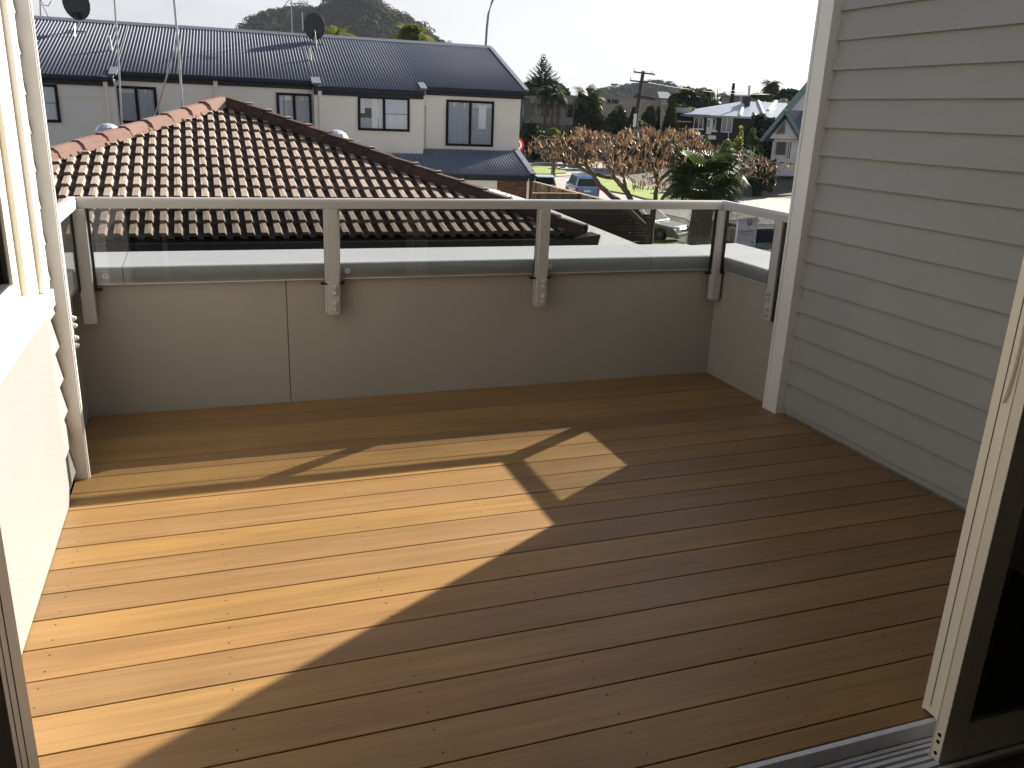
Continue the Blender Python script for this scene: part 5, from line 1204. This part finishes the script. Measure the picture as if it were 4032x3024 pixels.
for bi, path in enumerate(main):
    n = len(path); pts = []
    for k, (x, y) in enumerate(path):
        dd = Db0 + (0 if bi == 0 else math.sin(bi * 2.3) * 1.6 * k / n); pts.append(at(x, y, dd))
    P_ = []
    for k in range(n - 1):
        for j in range(5): t = j / 5; P_.append(pts[k] * (1 - t) + pts[k + 1] * t + np.array([R.uniform(-.02, .02), R.uniform(-.02, .02), R.uniform(-.03, .03)]) * (1 if k or j else 0))
    P_.append(pts[-1]); r0 = .15 if bi == 0 else (.10 if bi in (1, 2) else .055); rr = [r0 * (1 - .88 * k / (len(P_) - 1)) + .006 for k in range(len(P_))]
    mb.tube(P_, rr, 7)
    tw_pts += [(P_[k], P_[min(k + 1, len(P_) - 1)] - P_[k - 1]) for k in range(max(3, int(len(P_) * (.45 if bi == 0 else .35))), len(P_))]
mb.build('trunk', M['bark'], bt)
twm = MB(); leafpos = []
# photographed crown outline (top row by column) keeps the twigs inside the crown
top_px = [(2060, 570), (2120, 540), (2180, 540), (2230, 512), (2300, 505), (2380, 520), (2440, 510), (2500, 505), (2560, 500), (2620, 495), (2680, 505), (2750, 520), (2800, 560), (2900, 610), (3000, 620), (3140, 640)]
bot_px = [(2060, 600), (2120, 610), (2180, 625), (2260, 630), (2320, 645), (2380, 650), (2440, 705), (2500, 740), (2560, 745), (2620, 735), (2700, 680), (2760, 640), (2850, 660), (3000, 705), (3140, 665)]
fx = lambda tab, x: float(np.interp(x, [p[0] for p in tab], [p[1] for p in tab]))
dens = [(2060, .06), (2150, .28), (2250, .5), (2350, .8), (2450, 1), (2650, 1), (2730, .8), (2800, .30), (2900, .22), (3000, .14), (3140, .08)]
g = random.Random(11); tries = 0
def topx(P): 
    d = P - CAM; z = d @ FW; return PW / 2 + F_PX * (d @ RT2) / z, PH / 2 - F_PX * (d @ UP2) / z
for it in range(2050):
    x = g.uniform(2060, 3140)
    if g.random() > fx(dens, x): continue
    y0, y1 = fx(top_px, x), fx(bot_px, x); y = y0 + (y1 - y0) * g.random() ** 1.5 + 14 * math.sin(x * .05) * math.sin(x * .021 + 1)
    P_ = at(x, y, Db0 + g.gauss(0, 1.3))
    ds = [(np.linalg.norm(q[0] - P_), i) for i, q in enumerate(tw_pts)]; dmin, im = min(ds)
    if dmin < .85 and g.random() < .5:
        q = tw_pts[im][0]; mid = (q + P_) / 2 + np.array([g.uniform(-.08, .08), g.uniform(-.08, .08), g.uniform(-.1, .04)]); twm.tube([q, mid, P_], [.012, .008, .004], 4, False)
        for k in range(g.randint(2, 4)): leafpos.append(P_ + np.array([g.uniform(-.09, .09), g.uniform(-.09, .09), g.uniform(-.05, .05)]))
    else: leafpos.append(P_)
    if g.random() < .5: leafpos.append(P_ + np.array([g.uniform(-.15, .15), g.uniform(-.3, .3), g.uniform(-.1, .1)]))
tag(twm.build('twigs', M['bark'], bt), kind='stuff')
def leafgeo(mb, p, yaw, tilt, L, W_):
    c, s_ = math.cos(yaw), math.sin(yaw); ax = np.array([c * math.sin(tilt), s_ * math.sin(tilt), -math.cos(tilt)]); w = np.array([-s_, c, 0]); n = np.cross(ax, w)
    mb.add([p, p + ax * L * .35 + w * W_ - n * .01, p + ax * L * .35 - w * W_ - n * .01, p + ax * L * .7 + w * W_ * .75 + n * .012, p + ax * L * .7 - w * W_ * .75 + n * .012, p + ax * L], [(0, 1, 2), (1, 3, 4, 2), (3, 5, 4)])
lm = MB(); leafgeo(lm, np.array([0., 0, 0]), 0, .15, .20, .024); src = lm.build('leaf', M['brownleaf'], None); src.parent = bt
leafpos.sort(key=lambda p: float((p - CAM) @ FH)); rel0 = Vector(bt.location); rest = MB()
for i, p in enumerate(leafpos):
    if i < 300:
        o = src if i == 0 else src.copy()
        if i: COL.objects.link(o)
        o.location = Vector(p) - rel0; o.rotation_euler = (g.uniform(-.5, .5), g.uniform(-.5, .5), g.uniform(0, 6.28)); s_ = g.uniform(.7, 1.2); o.scale = (s_, s_, s_)
    else: leafgeo(rest, p, g.uniform(0, 6.28), g.uniform(0, .6), g.uniform(.11, .22), g.uniform(.015, .027))
tag(rest.build('leaves', M['brownleaf2'], bt), kind='stuff')
print('leaves', len(leafpos))

# ------------------------------------------------------------------ fan palm in front of it
M['fan'] = mat('fan_palm_leaf', (0.018, 0.034, 0.009), rough=.45, spec=.4, col2=(0.05, 0.085, 0.018), vscale=1.5, transl=.35, rnd=.35)
M['fandry'] = mat('yellowing_fan_leaf', (0.22, 0.22, 0.03), rough=.5, transl=.4)
M['fibre'] = mat('palm_trunk_fibre', (0.05, 0.035, 0.022), rough=.95, var=.4, vscale=9, bump=.8, bscale=30)
Df = 24.5; pc = at(2778, 712, Df); fp = empty('fan_palm', (pc[0], pc[1], GZ), 'dark green fan palm with shaggy trunk standing right of the brown leaved tree', 'palm')
MB().tube([(pc[0] + .02, pc[1], GZ), (pc[0], pc[1], GZ + .9), tuple(pc - Zv * .15)], [.34, .36, .26], 14).build('trunk', M['fibre'], fp)
sh = MB(); g = random.Random(5)
for k in range(520):
    a = g.uniform(0, 6.28); z = g.uniform(GZ + .1, pc[2] - .1); r_ = .34; p = np.array([pc[0] + r_ * math.cos(a), pc[1] + r_ * math.sin(a), z]); o = np.array([math.cos(a), math.sin(a), 0]); w = np.array([-math.sin(a), math.cos(a), 0])
    sh.add([p + w * .012, p - w * .012, p + o * g.uniform(.03, .12) - Zv * g.uniform(.08, .25)], [(0, 1, 2)])
tag(sh.build('trunk_fibres', M['fibre'], fp), kind='stuff')
def fan(rad, spread, nbl, cup, droop, seed):
    g = random.Random(seed); mb = MB(); mb.tube([(0, 0, 0), (.30, 0, .05), (.55, 0, .06)], [.014, .011, .009], 5, False); c = np.array([.55, 0, .06])
    for k in range(nbl):
        a = spread * (k / (nbl - 1) - .5) * 2; L = rad * (1 - .25 * abs(a / 2.6) ** 2) * g.uniform(.92, 1.05); d = np.array([math.cos(a), math.sin(a), 0]); w = np.array([-math.sin(a), math.cos(a), 0])
        p1 = c + d * L * .5 + np.array([0, 0, cup * .5 * L * .5]); p2 = c + d * L * .8 + np.array([0, 0, cup * .4 * L - droop * .10]); p3 = c + d * L * .97 + np.array([0, 0, cup * .2 * L - droop * .38 * L])
        h = L * .5 * math.tan(spread * 2 / (nbl - 1) / 2) * 1.02; up_z = np.array([0, 0, .016])
        mb.add([c, p1 + w * h, p1 + up_z, p1 - w * h, p2 + w * h * .7, p2 + up_z, p2 - w * h * .7, p3], [(0, 1, 2), (0, 2, 3), (1, 4, 5, 2), (2, 5, 6, 3), (4, 7, 5), (5, 7, 6)])
    return mb
fsrc = [fan(.80, 2.0, 30, .35, .6, 1).build('frond', M['fan'], None), fan(.86, 2.2, 34, .15, 1.2, 2).build('frond', M['fan'], None), fan(.74, 1.8, 28, .5, .3, 3).build('frond', M['fan'], None)]
for o in fsrc: o.parent = fp
g = random.Random(3); rel = Vector(pc) - Vector(fp.location)
NF = 38
for k in range(NF):
    o = fsrc[k] if k < 3 else fsrc[g.randrange(3)].copy()
    if k >= 3: COL.objects.link(o); o.parent = fp
    t = k / (NF - 1); el = .80 - 1.45 * t; o.location = rel + Vector((0, 0, -.22 * t + .05)); s_ = g.uniform(.86, 1.06)
    o.rotation_euler = (g.uniform(-.45, .45), -el, 6.283 * (k * .381966) + g.uniform(-.2, .2)); o.scale = (s_, s_, s_)
for yw, el in ((-.35, -.1), (-1.9, -.75)):
    o = fan(.7, 1.9, 26, .3, .5, 9).build('frond', M['fandry'], None); o.parent = fp; o.location = rel; o.rotation_euler = (0, -el, yw); o['label'] = 'yellowing frond'

# ------------------------------------------------------------------ trees, shrubs, palms beyond
def norfolk(px, top, bot, hw, D, label, m, seed=0, nl=15, group='norfolk pines'):
    T = at(px, top, D); B = at(px + (bot - top) * .03, bot, D); g0 = GZ + float(gh(B[0], B[1])); t = empty('norfolk_pine', (B[0], B[1], g0), label, 'pine tree', group)
    H = T[2] - B[2]; MB().tube([(B[0], B[1], g0), tuple(B), tuple(T)], [upx(5, D), upx(3.2, D), .03], 7).build('trunk', M['bark'], t)
    g = random.Random(seed); mb = MB(); R0 = upx(hw, D)
    for k in range(nl):
        f = (k + .3) / nl; z = T[2] - H * f ** .92; r_ = R0 * (.06 + .94 * f ** 1.05); nb_ = 7
        for j in range(nb_):
            a = 6.283 * j / nb_ + k * .5 + g.uniform(-.15, .15); L = r_ * g.uniform(.8, 1.08); d = np.array([math.cos(a), math.sin(a), 0]); c = np.array([B[0], B[1], z]); w = np.array([-d[1], d[0], 0])
            c = c + (T - B) * 0
            p0 = c; p1 = c + d * L * .55 + Zv * L * .16; p2 = c + d * L + Zv * L * .46; mb.tube([p0, p1, p2], [.05, .035, .015], 4, False)
            for q in range(14):
                s_ = .22 + .78 * q / 13; base_ = (p0 * (1 - s_ / .55) + p1 * (s_ / .55)) if s_ < .55 else (p1 * (1 - (s_ - .55) / .45) + p2 * ((s_ - .55) / .45)); ww = r_ * .12 * (1.1 - .5 * s_)
                mb.add([base_ - d * .10, base_ + w * ww + Zv * .18 * ww + d * .06, base_ + d * .12], [(0, 1, 2)]); mb.add([base_ - d * .10, base_ - w * ww + Zv * .18 * ww + d * .06, base_ + d * .12], [(0, 1, 2)]); mb.add([base_ - w * .12, base_ + w * .12, base_ + Zv * ww * .8 + d * .1], [(0, 1, 2)])
    mb.build('crown', m, t); return t
norfolk(2131, 214, 350, 76, 108, 'tall norfolk pine with tiered branches rising behind the inn', M['lf_dark'])
norfolk(2812, 347, 400, 9, 260, 'small hazy distant pine right of the dark tree clump', M['lf_mid'], 2, 9)
norfolk(2824, 338, 400, 8, 300, 'faint taller distant pine beside the small hazy one', M['lf_mid'], 4, 9)
norfolk(2276, 346, 400, 6, 260, 'tiny distant pine just left of the big shaggy palm', M['lf_dark'], 5, 8)
tree('broad_tree', 2145, 318, 420, 112, 112, M['lf_dark'], 'broad dark evergreen tree beneath the norfolk pine', 9000, .55, 3, trunk_r=.4, nl=16)
tree('olive_shrub', 2090, 345, 400, 40, 106, M['lf_olive'], 'olive brown foliage showing behind the inn roof at its left end', 3000, .4, 6)
for i, (x, y, L, lab) in enumerate(((2150, 365, 1.5, 'left palm of the dark trio in front of the inn'), (2178, 350, 1.6, 'tallest middle palm of the trio in front of the inn'), (2200, 380, 1.4, 'right palm of the trio in front of the inn'))):
    feather_palm('palm', x, y, 92 - i, L, 34, M['lf_palmd'], lab, 20 + i, tr=.17, up=.9, droop=1.5)
tree('yellow_shrub', 2197, 355, 376, 16, 96, M['lf_yel'], 'small bright yellow green clump beside the trio of palms', 500, .3, 8)
tree('shaggy_palm', 2323, 352, 560, 66, 90, M['lf_palmd'], 'big shaggy palm clump in front of the inn lettering wall', 5200, .55, 9, group='palms across the street', cat='palm', trunk_r=.4, nl=14)
feather_palm('palm', 2320, 385, 88, 2.3, 40, M['lf_palm'], 'leafy palm head on top of the big shaggy clump', 31, False, up=.9)
tree('round_bush', 2430, 425, 580, 66, 84, M['lf_dark'], 'large dark rounded bush left of the utility pole', 5200, .3, 12, nl=10)
tree('pale_shrub', 2438, 408, 450, 22, 86, M['lf_silver'], 'pale grey leaved shrub on top of the dark rounded bush', 700, .22, 13)
column('conifer', 2485, 428, 560, 17, 84, M['lf_dark'], 'narrow conifer touching the utility pole', 2200, .22, 1)
column('conifer', 2550, 424, 560, 29, 84, M['lf_dark'], 'wide clipped conifer just right of the utility pole', 3200, .24, 2, .25)
column('conifer', 2581, 426, 560, 9, 84.5, M['lf_dark'], 'slim conifer spire joined to the right of the wide clipped one', 1600, .22, 3)
column('conifer', 2632, 400, 560, 28, 82, M['lf_dark'], 'tapering conifer between the inn wall and the bungalow', 3200, .24, 4, .6)
tree('garden_tree', 2672, 404, 470, 26, 86, M['lf_mid'], 'mid green rounded tree beside the tapering conifer', 1800, .3, 15)
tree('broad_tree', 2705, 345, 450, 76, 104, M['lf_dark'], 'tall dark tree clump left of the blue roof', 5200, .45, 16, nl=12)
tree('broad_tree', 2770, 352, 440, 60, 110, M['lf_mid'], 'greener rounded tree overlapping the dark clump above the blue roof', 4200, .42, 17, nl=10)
tree('yellow_shrub', 2698, 348, 372, 20, 103, M['lf_yel'], 'yellowish foliage crowning the tall dark tree clump', 500, .35, 18)
tree('hedge_shrub', 2715, 424, 446, 24, 88, M['lf_yel'], 'low yellow green shrub at the left tip of the blue roof', 500, .25, 19)
column('cypress', 2880, 335, 410, 9, 120, M['lf_dark'], 'slim dark cypress spire behind the blue roof', 1400, .3, 5, .9, 'trees and shrubs across the street', 'cypress')
tree('broad_tree', 2858, 368, 400, 24, 140, M['lf_dark'], 'dark rounded tree left of the cypress spire', 1500, .45, 21)
feather_palm('palm', 3034, 335, 118, 2.0, 34, M['lf_palmd'], 'tall drooping palm on the skyline above the blue roof', 41, up=1.0, tr=.4, droop=1.4)
tree('ivy_mass', 3034, 318, 408, 26, 118, M['lf_olive'], 'shaggy dead skirt hanging under the skyline palm', 2400, .5, 42, nl=8)
tree('broad_tree', 3098, 352, 415, 52, 108, M['lf_dark'], 'dark tree between the skyline palm and the gabled house', 3600, .42, 22, nl=10)
tree('flowering_shrub', 3075, 390, 412, 40, 98, M['lf_silver'], 'pale flowering shrub above the far end of the blue roof', 700, .22, 23)
tree('garden_tree', 3010, 372, 400, 60, 112, M['lf_mid'], 'low green tree row under the skyline palm', 2400, .4, 24)
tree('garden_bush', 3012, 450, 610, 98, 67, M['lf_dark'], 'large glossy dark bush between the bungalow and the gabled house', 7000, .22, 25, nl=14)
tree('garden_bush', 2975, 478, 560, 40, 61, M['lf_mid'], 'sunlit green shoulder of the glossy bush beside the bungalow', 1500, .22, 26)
tree('yellow_shrub', 2912, 492, 590, 26, 62, M['lf_yel'], 'yellow green shrub against the black bungalow wall', 700, .2, 27)
tree('garden_bush', 2858, 538, 650, 60, 58, M['lf_light'], 'round light green bush below the bungalow window', 3200, .2, 28)
tree('garden_bush', 2790, 532, 640, 50, 60, M['lf_mid'], 'leafy green bush by the bungalow porch', 1800, .2, 29)
tree('pale_shrub', 2950, 548, 615, 36, 57, M['lf_silver'], 'silver leaved shrub right of the round green bush', 420, .16, 30)
tree('garden_bush', 2945, 562, 670, 56, 58.5, M['lf_dark'], 'dark bush beneath the silver leaved shrub', 2600, .2, 32)
tree('garden_bush', 3015, 590, 670, 50, 57, M['lf_dark'], 'dark hedge beside the driveway of the gabled house', 2600, .2, 33)
tree('street_tree', 2176, 530, 640, 60, 63, M['lf_olive'], 'small street tree with thinning olive foliage on the grass verge', 2200, .2, 34, trunk_r=.07, nl=9)
tree('yellow_shrub', 2188, 505, 540, 20, 66, M['lf_yel'], 'pale green leafy tip above the street tree', 500, .2, 35)
tree('hedge', 2100, 490, 600, 75, 90, M['lf_dark'], 'dark hedge along the foot of the inn', 4200, .35, 36, nl=12)
tree('hedge', 2260, 500, 600, 95, 88, M['lf_dark'], 'dark hedge under the trio of palms', 4200, .35, 37, nl=12)
tree('hedge', 2540, 480, 590, 115, 80, M['lf_dark'], 'dark hedge under the clipped conifers', 5200, .3, 38, nl=12)
tree('low_shrub', 2760, 600, 665, 80, 62, M['lf_mid'], 'low shrub border beside the road below the bungalow', 2200, .2, 39)
# palms behind the ridge
feather_palm('palm', 1622, 150, 62, 2.1, 34, M['lf_yel'], 'bright green palm crown showing above the ridge right of the hill', 51, tr=.2, up=1.0)
tree('leafy_crown', 1610, 98, 185, 60, 61, M['lf_light'], 'sunlit green leafy crown within the palm above the ridge', 1500, .36, 52, trunk_r=.15)
feather_palm('palm', 1322, 150, 58, 1.9, 26, M['lf_yel'], 'small yellow green palm tip at the ridge in front of the hill', 53, tr=.15, up=.9)

# ------------------------------------------------------------------ hills
def hill(name, sil, D, depth, m, label, seed, nn=240, md=60, ntree=2500, rt=3.2):
    """a real mound whose crest follows the skyline, covered in domed bush crowns"""
    g = np.random.default_rng(seed); xs = np.linspace(sil[0][0], sil[-1][0], nn); crest = np.interp(xs, [s[0] for s in sil], [s[1] for s in sil])
    pts = []; v = np.linspace(-1, 1, md)
    for i, x in enumerate(xs):
        c = at(x, crest[i], D); Hh = max(c[2] - GZ, .5) - rt * .1
        for q in v:
            prof = max(0.0, 1 - abs(q) ** 1.25); pts.append([c[0] + FH[0] * q * depth, c[1] + FH[1] * q * depth, GZ - 2 + (Hh + 2) * prof])
    P = np.array(pts).reshape(nn, md, 3); a_ = P[:, :, 0] * .02; b_ = P[:, :, 1] * .02
    fb_ = np.sin(a_ * 3.1 + 1.7 * np.sin(b_ * 2.3)) * .5 + np.sin(a_ * 7.3 + b_ * 5.1) * .3 + np.sin(b_ * 11 + 2 * np.sin(a_ * 6)) * .2
    mask = np.clip((P[:, :, 2] - GZ) / 20, 0, 1) * (1 - np.exp(-(v / .12) ** 2))[None, :]
    P[:, :, 2] += fb_ * mask * depth * .07
    I, J = np.meshgrid(np.arange(nn - 1), np.arange(md - 1), indexing='ij'); a = (I * md + J).ravel()
    V0 = P.reshape(-1, 3); F0 = np.stack([a, a + md, a + md + 1, a + 1], 1)
    # bush crowns: low domes of facets sitting on the slope
    ii = g.integers(0, nn - 1, ntree); jj = (md / 2 * (1.02 - g.random(ntree) ** 1.3)).astype(int).clip(1, md - 2); C = P[ii, jj] + g.normal(size=(ntree, 3)) * [rt, rt, .2 * rt]
    K = 60; d = g.normal(size=(ntree, K, 3)); d[:, :, 2] = np.abs(d[:, :, 2]) + .1; d /= np.linalg.norm(d, axis=2)[:, :, None]; s = rt * (.5 + .8 * g.random(ntree))[:, None, None]
    Q = C[:, None] + d * s; t = np.cross(d, g.normal(size=(ntree, K, 3))); t /= np.linalg.norm(t, axis=2)[:, :, None]; w = np.cross(d, t); hs = s * .15
    Vt = np.stack([Q - t * hs, Q - w * hs, Q + t * hs, Q + w * hs], 2).reshape(-1, 3); Ft = np.arange(len(Vt)).reshape(-1, 4) + len(V0)
    return tag(npmesh(name, np.concatenate([V0, Vt]), np.concatenate([F0, Ft]), m), label, kind='structure')
hill('hill', [(988, 210), (996, 140), (1003, 122), (1020, 104), (1045, 86), (1065, 72), (1100, 58), (1120, 50), (1150, 54), (1180, 48), (1230, 50), (1262, 48), (1285, 44), (1300, 30), (1312, 16), (1330, 6), (1345, 0), (1385, -8), (1430, 0), (1445, 6), (1465, 16), (1490, 32), (1520, 52), (1560, 66), (1595, 84), (1640, 118), (1700, 160), (1760, 200)], 620, 95, M['lf_hill'], 'dark bush covered hill rising behind the townhouse ridge', 1, 260, 70, 5200, 3.4)
hill('hill', [(2180, 440), (2270, 400), (2330, 376), (2368, 368), (2390, 358), (2420, 354), (2455, 355), (2490, 345), (2520, 338), (2545, 332), (2575, 330), (2600, 334), (2640, 345), (2680, 366), (2740, 392), (2840, 440), (2900, 470)], 800, 70, M['lf_hill'], 'low distant wooded hill behind the inn', 2, 200, 60, 2600, 3.4)
M['far'] = mat('distant_treeline', (0.05, 0.06, 0.045), rough=.9, col2=(0.09, 0.09, 0.07), vscale=.06, bump=.6, bscale=.4)
hill('treeline', [(1900, 445), (2050, 440), (2200, 452), (2400, 448), (2600, 452), (2800, 436), (2900, 430), (3000, 440), (3100, 446), (3300, 455), (3600, 470)], 230, 14, M['far'], 'distant suburban treeline along the horizon', 3, 200, 16, 1200, 1.6)

# ------------------------------------------------------------------ light sea haze
hz = MB(); hz.box(-1400, 1900, -60, 1500, GZ - 4, 150)
hm = bpy.data.materials.new('sea_haze'); hm.use_nodes = True; hn = hm.node_tree.nodes; hn.clear(); ho = hn.new('ShaderNodeOutputMaterial'); hv = hn.new('ShaderNodeVolumePrincipled')
hv.inputs['Color'].default_value = (0.80, 0.86, 0.95, 1); hv.inputs['Density'].default_value = 0.00011; hm.node_tree.links.new(hv.outputs[0], ho.inputs['Volume'])
tag(hz.build('haze', hm, None), 'pale sea haze that softens the far hills', kind='stuff')
